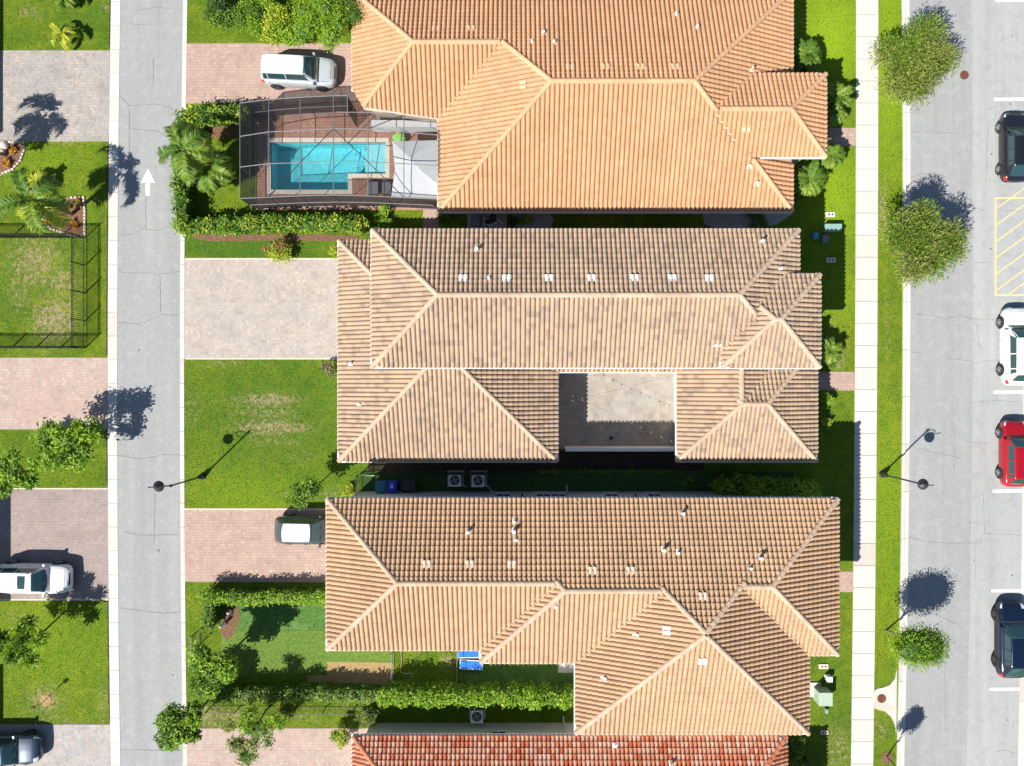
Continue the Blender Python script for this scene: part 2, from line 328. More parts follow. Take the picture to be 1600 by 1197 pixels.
def ground():
    xs = np.linspace(-44, 44, 300); ys = np.linspace(-36, 36, 245); X, Y = np.meshgrid(xs, ys)
    px = X.ravel() * SC + 800; py = 598.5 - Y.ravel() * SC
    Z = np.zeros_like(px)
    wx, wy = P(425, 223)[:2]; qx, qy = P(603, 297)[:2]
    V = np.stack([X.ravel(), Y.ravel(), Z], 1); nx, ny = 300, 245
    i = np.arange(nx - 1)[None, :] + nx * np.arange(ny - 1)[:, None]; i = i.ravel(); F = np.stack([i, i + 1, i + nx + 1, i + nx], 1)
    c = V[F].mean(1); inp = (c[:, 0] > wx - .35) & (c[:, 0] < qx + .35) & (c[:, 1] < wy + .35) & (c[:, 1] > qy - .35); F = F[~inp]
    m, nt, b = base('lawn_turf', .95, .15)
    pos = geo(nt)
    def att(n): return N(nt, 'ShaderNodeAttribute', attribute_name=n).outputs['Fac']
    n1 = noise(nt, 1.1, 8, .82, pos); r1 = ramp(nt, [(.3, (.06, .12, .008)), (.48, (.105, .165, .010)), (.70, (.19, .225, .016))]); nt.links.new(n1.outputs[0], r1.inputs[0])
    n2 = noise(nt, 13, 4, .75, pos); r2 = ramp(nt, [(.3, (.42,) * 3), (.7, (1.6,) * 3)]); nt.links.new(n2.outputs[0], r2.inputs[0])
    c = r1.outputs[0]
    npz = noise(nt, .22, 6, .7, pos); rpz = ramp(nt, [(.38, (.72, .86, .8)), (.62, (1.18, 1.06, 1))]); nt.links.new(npz.outputs[0], rpz.inputs[0]); c = mix(nt, 1.0, c, rpz.outputs[0], 'MULTIPLY')
    c = mix(nt, att('deep_tone'), c, (.045, .115, .012)); c = mix(nt, att('bright_tone'), c, (.20, .31, .010))
    n3 = noise(nt, 3.2, 6, .85, pos); ad = N(nt, 'ShaderNodeMath', operation='MULTIPLY_ADD'); nt.links.new(att('dry'), ad.inputs[0]); ad.inputs[1].default_value = .85
    sb = N(nt, 'ShaderNodeMath', operation='MULTIPLY_ADD'); nt.links.new(n3.outputs[0], sb.inputs[0]); sb.inputs[1].default_value = 3.6; sb.inputs[2].default_value = -2.0
    nt.links.new(sb.outputs[0], ad.inputs[2]); gt = ramp(nt, [(.1, (0,) * 3), (.5, (1,) * 3)]); nt.links.new(ad.outputs[0], gt.inputs[0])
    dm = N(nt, 'ShaderNodeMath', operation='MULTIPLY'); nt.links.new(gt.outputs[0], dm.inputs[0]); sq = ramp(nt, [(.05, (0,) * 3), (.4, (1,) * 3)]); nt.links.new(att('dry'), sq.inputs[0]); nt.links.new(sq.outputs[0], dm.inputs[1])
    c = mix(nt, dm.outputs[0], c, (.30, .23, .13)); c = mix(nt, 1.0, c, r2.outputs[0], 'MULTIPLY')
    nt.links.new(c, b.inputs['Base Color']); bump(nt, b, n2.outputs[0], .8, .05)
    g = put('lawn', mk('lawn', V, F, m, smooth=False, attrs={'dry': field(DRY, px, py), 'deep_tone': field(DEEP, px, py), 'bright_tone': field(BRT, px, py)})); g['kind'] = 'structure'
    far = MB().box((0, 0, -1.75), (900, 900, .5)).build('ground', M['soil']); far['kind'] = 'structure'
    # surrounding ground at lawn level beyond the detailed sheet
    b2 = MB()
    for x0, x1, y0, y1 in ((-400, -44, -400, 400), (44, 400, -400, 400), (-44, 44, 36, 400), (-44, 44, -400, -36)): b2.box(((x0 + x1) / 2, (y0 + y1) / 2, -.06), (x1 - x0, y1 - y0, .1))
    o = b2.build('field', mottled('field_grass', (.05, .10, .01), (.09, .15, .015), .5, .95, 13, .5)); o['kind'] = 'structure'
ground()
def in_poly(px, py, poly):
    ins = np.zeros(px.shape, bool); n = len(poly); j = n - 1
    for i in range(n):
        xi, yi = poly[i]; xj, yj = poly[j]
        ins ^= ((yi > py) != (yj > py)) & (px < (xj - xi) * (py - yi) / (yj - yi + 1e-9) + xi); j = i
    return ins
M['blade'] = tinted('blade', [(0, (.022, .06, .005)), (.3, (.075, .145, .008)), (.6, (.18, .26, .012)), (.8, (.30, .34, .03)), (.93, (.34, .27, .13)), (1, (.44, .34, .19))], .6, .25, .25)
def grass(poly, dens=60, h=.055):
    xs = [p[0] for p in poly]; ys = [p[1] for p in poly]; area = (max(xs) - min(xs)) * (max(ys) - min(ys)) / SC ** 2; n = int(area * dens)
    px = rng.uniform(min(xs), max(xs), n); py = rng.uniform(min(ys), max(ys), n); k = in_poly(px, py, poly); px = px[k]; py = py[k]; n = len(px)
    x = (px - 800) / SC; y = (598.5 - py) / SC; a = rng.uniform(0, 2 * np.pi, n); L = rng.uniform(.03, .10, n); hh = rng.uniform(.3, 1.2, n) * h
    wdt = rng.uniform(.012, .03, n); ca, sa = np.cos(a), np.sin(a)
    V = np.empty((n, 3, 3)); V[:, 0] = np.stack([x - sa * wdt, y + ca * wdt, np.full(n, .002)], 1); V[:, 1] = np.stack([x + sa * wdt, y - ca * wdt, np.full(n, .002)], 1)
    V[:, 2] = np.stack([x + ca * L, y + sa * L, hh], 1)
    t = rng.uniform(.0, .74, n) + .14 * field(BRT, px, py) - .2 * field(DEEP, px, py); d = field(DRY, px, py); dr = rng.random(n) < d * .42; t[dr] = rng.uniform(.86, 1, dr.sum())
    o = put('grass', mk('grass', V.reshape(-1, 3), np.arange(n * 3).reshape(-1, 3), M['blade'], tint=np.clip(t, 0, 1))); return o
LX = lambda x, y: x + bow(y, -5)
RXs = lambda x, y: x - 8 * y / 1197.0 + bow(y, 2)
RXk = lambda x, y: x - 8 * y / 1197.0 + bow(y, 5)
def strip(f, xa, xb, y0, y1, n=8):
    ys = [y0 + (y1 - y0) * i / n for i in range(n + 1)]
    return [(f(xa, y) if callable(f) else xa, y) for y in ys] + [(f(xb, y), y) for y in ys[::-1]]
def lawn_area(n_, poly, label_kind='stuff', dens=60): 
    o = grass(poly, dens); o['kind'] = 'stuff'; return o
LK = lambda y: LX(173, y)                       # left edge of the wide kerb
for y0, y1 in ((-20, 78), (223, 557), (673, 762), (939, 1131)):
    lawn_area(0, [(-10, y0)] + [(LK(y), y) for y in (y0, (y0 + y1) / 2, y1)] + [(-10, y1)], dens=80)
lawn_area(0, [(293, -20), (560, -20), (552, 66), (292, 67)], dens=70)
lawn_area(0, [(290, 364), (560, 330), (690, 330), (690, 402), (289, 403)], dens=80)
lawn_area(0, [(288, 563), (560, 562), (640, 800), (560, 794), (288, 793)], dens=90)
lawn_area(0, [(290, 911), (330, 911), (370, 1140), (292, 1137)], dens=80)
lawn_area(0, [(330, 1100), (600, 1100), (600, 1137), (330, 1137)], dens=80)
lawn_area(0, [(614, 1010), (718, 1010), (718, 1085), (614, 1085)], dens=80)
lawn_area(0, [(290, 180), (375, 180), (405, 345), (290, 345)], dens=60)
lawn_area(0, [(1200, -20), (1337, -20), (1338, 199), (1200, 199)], dens=80)
lawn_area(0, [(1200, 229), (1337, 229), (1334, 580), (1200, 580)], dens=80)
lawn_area(0, [(1240, 611), (1333, 611), (1331, 892), (1290, 892), (1240, 760)], dens=60)
lawn_area(0, [(1200, 926), (1330, 926), (1330, 1220), (1180, 1220)], dens=80)
lawn_area(0, strip(RXk, 1374, 1408, -20, 1050), dens=90)
lawn_area(0, [(1364, 1075), (1370, 1072), (1400, 1055), (1400, 1120), (1378, 1108), (1364, 1108)][:0] or [(1366, 1115), (1385, 1112), (1399, 1135), (1399, 1220), (1365, 1220)], dens=90)

# ------------------------------------------------------------------ roads, kerbs, paths
Y0, Y1 = -160, 1360
road = sheet('road', strip(LX, 188, 287, Y0, Y1, 16), .012, M['asphalt'])
road2 = sheet('street', strip(RXk, 1419, 1518, Y0, Y1, 16), .012, M['asphalt'])
lane = sheet('parking_lane', strip(RXk, 1518, 1608, Y0, Y1, 16), .016, M['asphalt_pale'])
def rowof(name, child, f, xa, xb, step, z, mat, gap=.5, y0=-120, y1=1330, z0=-.1, ph=0, jit=.0):
    root = bpy.data.objects.new(name, None); col.objects.link(root); root['kind'] = 'structure'; root.location = P(f(xa, 600), 600)
    y = y0 + ph
    while y < y1:
        poly = pxpoly([(f(xa, y + gap / 2), y + gap / 2), (f(xb, y + gap / 2), y + gap / 2), (f(xb, y + step - gap / 2), y + step - gap / 2), (f(xa, y + step - gap / 2), y + step - gap / 2)])
        MB().prism(poly, z0, z + random.uniform(-jit, jit), random.random() ** .7).build(child, mat, root); y += step
    return root
rowof('kerb', 'kerb_stone', LX, 173.5, 188.5, 37.3, .03, M['slab'], .5, ph=11, jit=.003)
rowof('kerb', 'kerb_stone', LX, 286.5, 293, 37.3, .03, M['slab'], .5, ph=11, jit=.003)
rowof('kerb', 'kerb_stone', RXk, 1413, 1420.5, 74, .03, M['slab'], .5, jit=.003)
rowof('kerb', 'kerb_stone', RXk, 1408.6, 1412.7, 74, .13, M['slab'], .5, jit=.003)
rowof('kerb', 'kerb_stone', lambda x, y: x - 8 * y / 1197.0 + bow(y, 5), 1598, 1612, 74, .035, M['slab'], .3, y0=430, jit=.003)
rowof('sidewalk', 'paving_slab', RXs, 1337.5, 1372, 34.4, .035, M['slab'], .62, ph=6, jit=.004)
joint_bed = sheet('joint_sand', strip(RXs, 1338, 1371.5, -120, 1320), .012, M['soil'])
# street lines
def line(px0, py0, px1, py1, wpx, mat, z=.022, name='painted_line', parent=None):
    a = Vector(P(px0, py0)[:2]); b = Vector(P(px1, py1)[:2]); d = (b - a).normalized(); n = Vector((-d.y, d.x)) * wpx / SC / 2
    o = MB().prism([tuple(a - n), tuple(b - n), tuple(b + n), tuple(a + n)], z - .004, z).build(name, mat, parent)
    if parent is None: o['kind'] = 'structure'
    return o
for x0, y in ((1555, 1), (1553, 155.5), (1552, 613), (1551, 767.5), (1549, 923), (1546, 1077)): line(x0, y, 1612, y - .5, 4.4, M['white_paint'], parent=lane)
for a in ((1554, 310, 1620, 309), (1554, 461, 1620, 461)): line(*a, 2.4, M['yellow_paint'], .023, parent=lane)
line(1555.2, 309, 1555.2, 461, 2.6, M['yellow_paint'], .027, parent=lane)
for k in range(6):
    ys = 326 + k * 25.5; 
    if ys <= 462: line(1556.5, ys, 1612, ys - 40, 2, M['yellow_paint'], .0195 + .0004 * k, parent=lane)
line(1574, 461, 1612, 434, 2, M['yellow_paint'], .0195, parent=lane)
# white arrow on the left road
ar = pxpoly([(231.3, 264), (242, 286), (234.2, 284.5), (234.2, 306), (227.2, 306), (227.2, 284.5), (220.5, 286)])
MB().prism(ar, .012, .018).build('painted_arrow', M['white_paint'], road)
def crack(pts, parent, wd=.9):
    out = []
    for (a, b), (c, d) in zip(pts[:-1], pts[1:]):
        n = max(2, int(math.hypot(c - a, d - b) / 4))
        out += [(a + (c - a) * i / n + random.uniform(-.5, .5), b + (d - b) * i / n + random.uniform(-.9, .9)) for i in range(n)]
    out.append(pts[-1]); V = []; F = []
    for i, p in enumerate(out):
        q = out[min(i + 1, len(out) - 1)]; o = out[max(i - 1, 0)]; dx, dy = q[0] - o[0], q[1] - o[1]; l = math.hypot(dx, dy) or 1
        w2 = wd * random.uniform(.25, .55); nx, ny = -dy / l * w2, dx / l * w2
        V += [P(p[0] - nx, p[1] - ny, 0)[:2] + (.0205,), P(p[0] + nx, p[1] + ny, 0)[:2] + (.0205,)]
    F = [(2 * i, 2 * i + 1, 2 * i + 3, 2 * i + 2) for i in range(len(out) - 1)]
    o = put('crack', mk('crack', V, F, M['crack']), parent)
for c in ([(209, 17), (240, 12), (284, 15)], [(198, 36), (216, 39), (240, 38)], [(187, 150), (203, 166), (240, 162), (258, 166), (272, 171)], [(189, 369), (207, 366), (222, 358), (245, 360), (262, 356), (272, 357)],
          [(186, 420), (190, 426), (225, 426), (250, 429), (280, 424)], [(250, 430), (251, 488)], [(184, 504), (218, 506), (235, 500), (255, 491), (279, 493)], [(186, 512), (192, 505)],
          [(185, 712), (217, 717), (240, 715), (252, 710), (279, 711)], [(195, 831), (215, 836), (245, 836), (279, 835)], [(187, 950), (225, 955), (260, 958), (282, 956)],
          [(190, 1171), (235, 1172), (284, 1173)], [(243, 770), (240, 850)], [(240, 90), (240, 130)], [(202, 170), (202, 240)], [(195, 200), (245, 205), (262, 215)], [(228, 300), (228, 357)]): crack(c, road, .75)
for c in ([(1420, 209), (1440, 206), (1500, 208)], [(1420, 278), (1440, 271), (1470, 273), (1488, 281)], [(1427, 491), (1455, 493), (1475, 498), (1500, 494), (1515, 498)], [(1423, 550), (1440, 551)],
          [(1480, 560), (1512, 563)], [(1420, 840), (1460, 848), (1507, 849)], [(1490, 640), (1491, 740)], [(1430, 700), (1500, 716)], [(1440, 950), (1500, 978)], [(1476, 1020), (1477, 1140)]): crack(c, road2, .6)
for c in ([(1512, 498), (1530, 500), (1555, 498)], [(1525, 505), (1531, 545)], [(1512, 563), (1525, 566), (1562, 562)], [(1510, 849), (1530, 848), (1537, 833), (1594, 836)], [(1522, 850), (1524, 905)], [(1512, 817), (1530, 817)],
          [(1555, 327), (1597, 331)], [(1540, 172), (1560, 166), (1561, 164)], [(1520, 410), (1550, 410)], [(1538, 833), (1536, 770)], [(1510, 690), (1548, 693)], [(1512, 630), (1550, 625), (1590, 628)], [(1555, 1175), (1565, 1171), (1592, 1178)], [(1543, 200), (1540, 290)], [(1515, 322), (1540, 330)]): crack(c, lane, .55)
for x, y, r_, pr_ in ((218, 847, .05, road), (248, 860, .09, road), (270, 1055, .08, road), (221, 1141, .04, road), (223, 683, .06, road), (218, 547, .08, road), (208, 711, .04, road), (1497, 240, .05, road2),
                       (1581, 56, .06, lane), (1549, 241, .08, lane), (1548, 389, .08, lane), (1581, 899, .08, lane), (1522, 876, .06, lane), (1574, 1125, .07, lane), (1578, 163, .08, lane), (1510, 1010, .05, lane)):
    c_ = P(x, y); MB().cyl((c_[0], c_[1], .012), r_, r_ * .9, .009, 9).build('stain', M['crack'], pr_)
for y0_, y1_ in ((-20, 79), (222, 558), (672, 762), (938, 1131)):
    n_ = int((y1_ - y0_) / 3); zz_ = [(LX(173.3, y0_ + 3 * k), y0_ + 3 * k) for k in range(n_)]; sheet('lawn_edge_shade', zz_ + [(x - random.uniform(.8, 2.2), y) for x, y in zz_[::-1]], .05, M['soil'])  # dark strip painting the shade line of the lawn edge beside the kerb
# concrete apron with manhole
ap = pxpoly([(1401, 1046), (1398, 1060), (1390, 1070), (1380, 1074), (1370, 1076), (1362, 1082), (1361, 1096), (1364, 1105), (1372, 1109), (1382, 1111), (1392, 1120), (1398, 1132), (1400, 1146)] )
MB().prism(ap, -.05, .045).build('concrete_apron', M['concrete'])['kind'] = 'structure'
def manhole(px, py, z, label, r=.31):
    c = P(px, py); root = empty('manhole_cover', (c[0], c[1], z), label, 'manhole')
    MB().lathe((c[0], c[1], z), [(r, -.03), (r, .012), (r * .9, .014), (r * .9, .008), (r * .86, .008)], 28).build('frame', M['rust'], root)
    b = MB().cyl((c[0], c[1], z), r * .84, r * .84, .012, 28)
    for i in range(-3, 4): b.box((c[0] + i * r * .2, c[1], z + .014), (r * .07, 2 * math.sqrt(max(.01, (r * .75) ** 2 - (i * r * .2) ** 2)), .006))
    b.build('lid', M['rust'], root)
manhole(1506.5, 117.5, .014, 'round rusty manhole cover in the asphalt by the upper street tree')
manhole(1377, 1091, .046, 'round rusty manhole cover set in the flared concrete apron')
# driveways
def drive(label_name, pts, mat, z=.02): return sheet('driveway', pts, z, mat)
drive('', [(-120, 79), (LK(79), 79), (LK(150), 150), (LK(221), 221), (-120, 221)], M['paver_gray'])
drive('', [(-120, 559), (LK(559), 559), (LK(671), 671), (-120, 671)], M['paver_rose'])
drive('', [(-120, 764.5), (LK(764), 764.5), (LK(936), 936), (-120, 936)], M['paver_brown'])
drive('', [(-120, 1132), (LK(1132), 1132), (LK(1260), 1260), (-120, 1260)], M['paver_mix'])
for y in (763.5, 937): line(-100, y, LK(y), y, 2.2, M['border'], .024, 'paver_border')
drive('', [(LX(293, 68), 68), (600, 68), (600, 215), (380, 160), (LX(293, 160), 162)], M['paver_pink'])
drive('', [(LX(293, 404), 404), (570, 404), (570, 561), (LX(293, 561), 561)], M['paver_beige'])
drive('', [(LX(293, 795), 795), (590, 795), (590, 910), (LX(293, 909), 909)], M['paver_pink'])
drive('', [(LX(293, 1138), 1138), (600, 1138), (600, 1260), (LX(293, 1260), 1260)], M['paver_rose'])
for a in ((290, 404.5, 540, 404.5), (290, 560.5, 540, 560.5), (288, 795.5, 560, 795.5)): line(*a, 2.4, M['border'], .024, 'paver_border')
def walk(pts): return sheet('footpath', pts, .02, M['paver_pink'])
walk([(1240, 200), (RXs(1337, 200), 200), (RXs(1337, 228), 228), (1240, 228)]); walk([(1235, 581), (RXs(1337, 581), 581), (RXs(1337, 610), 610), (1235, 610)]); walk([(1240, 893), (RXs(1337, 893), 893), (RXs(1337, 925), 925), (1240, 925)])
# beds and back-yard surfaces
sheet('mulch_bed', [(297, 365), (360, 367), (450, 366), (560, 368), (560, 377), (420, 376), (330, 377), (305, 373)], .02, M['mulch'])
sheet('straw_bed', [(511, 1034), (614, 1035), (614, 1088), (478, 1088), (480, 1056), (511, 1055)], .018, M['straw'])
sheet('mulch_bed', [(350, 945), (372, 948), (374, 965), (366, 990), (356, 1000), (345, 990)], .018, M['mulch'])
sheet('mulch_bed', [(320, 185), (372, 182), (376, 215), (330, 215)], .018, M['mulch'])
turfm = mottled('artificial_turf', (.045, .12, .02), (.09, .18, .035), 4, .9, 11, 1.0, (.13, .22, .06), .9)
sheet('artificial_turf', [(345, 945), (900, 945), (900, 985), (345, 985)], .012, turfm)
sheet('artificial_turf', [(345, 985.3), (614, 985.3), (614, 1033), (560, 1034), (512, 1050), (345, 1060)], .014, mottled('turf_mown', (.075, .14, .018), (.135, .21, .03), 4, .9, 11, 1.0))
sheet('artificial_turf', [(719, 985.3), (900, 985.3), (900, 1082), (719, 1082)], .014, turfm)
lawn_area(0, [(352, 950), (512, 950), (512, 1045), (352, 1055)], dens=110); lawn_area(0, [(719, 1030), (872, 1030), (872, 1080), (719, 1080)], dens=90); 
sheet('patio_slab', [(872, 1020), (905, 1020), (905, 1051), (872, 1051)], .03, M['concrete'])
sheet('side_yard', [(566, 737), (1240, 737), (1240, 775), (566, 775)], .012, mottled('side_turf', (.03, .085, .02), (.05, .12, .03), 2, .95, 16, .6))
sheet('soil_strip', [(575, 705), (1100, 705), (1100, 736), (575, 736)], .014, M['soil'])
sheet('gravel_bed', [(795, 330), (858, 330), (865, 345), (855, 366), (795, 366)], .016, M['gravel'])
sheet('gravel_bed', [(1098, 336), (1100, 350), (1115, 356), (1180, 357), (1215, 350), (1237, 335), (1240, 320), (1098, 320)], .016, M['gravel'])
sheet('equipment_pad', [(730, 325), (792, 325), (792, 362), (730, 362)], .03, M['concrete'])
sheet('footpath', [(661, 325), (686, 325), (686, 362), (661, 362)], .02, M['paver_pink'])
sheet('courtyard_paving', [(850, 560), (1090, 560), (1090, 701), (850, 701)], .02, M['paver_court'])
#PART2
# ------------------------------------------------------------------ houses
SL = .417; NRM = math.sqrt(1 + SL * SL)
def clip_poly(poly, n, d):
    """keep the part with n.p >= d; points may carry extra coordinates"""
    out = []; m = len(poly)
    for i in range(m):
        a, b = poly[i], poly[(i + 1) % m]; da = a[0] * n[0] + a[1] * n[1] - d; db = b[0] * n[0] + b[1] * n[1] - d
        if da >= 0: out.append(a)
        if (da >= 0) != (db >= 0):
            t = da / (da - db); out.append(tuple(a[k] + (b[k] - a[k]) * t for k in range(len(a))))
    return out
def halfplanes(poly):
    hp = []; m = len(poly)
    for i in range(m):
        a, b = poly[i], poly[(i + 1) % m]; n = (-(b[1] - a[1]), b[0] - a[0]); l = math.hypot(*n)
        if l < 1e-6: continue
        n = (n[0] / l, n[1] / l); hp.append((n, n[0] * a[0] + n[1] * a[1]))
    return hp
class Wing:
    def __init__(s, px0, py0, px1, py1, z, clips=(), over=.5, low=False):
        s.x0, s.y1 = P(px0, py0, z)[:2]; s.x1, s.y0 = P(px1, py1, z)[:2]; s.z = z; s.clips = clips; s.over = over; s.low = low
        s.w = s.x1 - s.x0; s.l = s.y1 - s.y0; s.h = min(s.w, s.l) / 2
    def height(s, x, y):
        d = min(x - s.x0, s.x1 - x, y - s.y0, s.y1 - y)
        if d < 0: return -99
        for n, c in s.clips:
            if n[0] * x + n[1] * y < c: return -99
        return s.z + SL * d
    def faces(s):
        x0, x1, y0, y1, h = s.x0, s.x1, s.y0, s.y1, s.h
        if s.w >= s.l: a = (x0 + h, y0 + h); b = (x1 - h, y0 + h); S_ = [(x0, y0), (x1, y0), b, a]; Nn = [(x1, y1), (x0, y1), a, b]; W_ = [(x0, y1), (x0, y0), a]; E = [(x1, y0), (x1, y1), b]; rid = (a, b)
        else: a = (x0 + h, y0 + h); b = (x0 + h, y1 - h); S_ = [(x0, y0), (x1, y0), a]; Nn = [(x1, y1), (x0, y1), b]; W_ = [(x0, y1), (x0, y0), a, b]; E = [(x1, y0), (x1, y1), b, a]; rid = (a, b)
        r = []
        for poly, u, v, o in ((S_, (1, 0), (0, 1), (x0, y0)), (Nn, (-1, 0), (0, -1), (x1, y1)), (W_, (0, -1), (1, 0), (x0, y1)), (E, (0, 1), (-1, 0), (x1, y0))):
            for n, c in s.clips: poly = clip_poly(poly, n, c)
            poly = [p for i, p in enumerate(poly) if math.hypot(p[0] - poly[i - 1][0], p[1] - poly[i - 1][1]) > 1e-4]
            if len(poly) > 2: r.append((poly, u, v, o))
        zt = s.z + SL * h
        segs = [((x0, y0, s.z), (*a, zt)), ((x1, y1, s.z), (*b, zt))]
        if s.w >= s.l: segs += [((x0, y1, s.z), (*a, zt)), ((x1, y0, s.z), (*b, zt))]
        else: segs += [((x0, y1, s.z), (*b, zt)), ((x1, y0, s.z), (*a, zt))]
        if math.hypot(a[0] - b[0], a[1] - b[1]) > .3: segs.append(((*a, zt), (*b, zt)))
        return r, segs
def s_profile(a, kind):
    if kind == 'barrel': return [(0, -.012), (.05 * a, .035), (.20 * a, .082), (.43 * a, .102), (.66 * a, .082), (.80 * a, .035), (.84 * a, -.012), (a, -.012)]
    return [(0, .0), (.12 * a, .03), (.32 * a, .058), (.5 * a, .066), (.68 * a, .058), (.86 * a, .03), (a, .0)]
def tile_geom(a, L, kind, lift=.082):
    """local tile: x along the eave, y up the slope, z normal; returns verts, quads"""
    pr = s_profile(a, kind); n = len(pr); V = [(x, -.03, z + lift) for x, z in pr] + [(x, L + .012, z + .004) for x, z in pr] + [(x, -.02, -.01) for x, z in pr]
    F = [(i, i + 1, n + i + 1, n + i) for i in range(n - 1)] + [(2 * n + i, 2 * n + i + 1, i + 1, i) for i in range(n - 1)]
    return np.array(V), F
def roof_z(wings, x, y): return max(w_.height(x, y) for w_ in wings)
def on_roof(wings, px, py, extra=0):
    z = 5
    for _ in range(12):
        x, y, _z = P(px, py, z); h = roof_z(wings, x, y); z = h if h > 0 else z
    return x, y, z + extra
HOUSES = {}
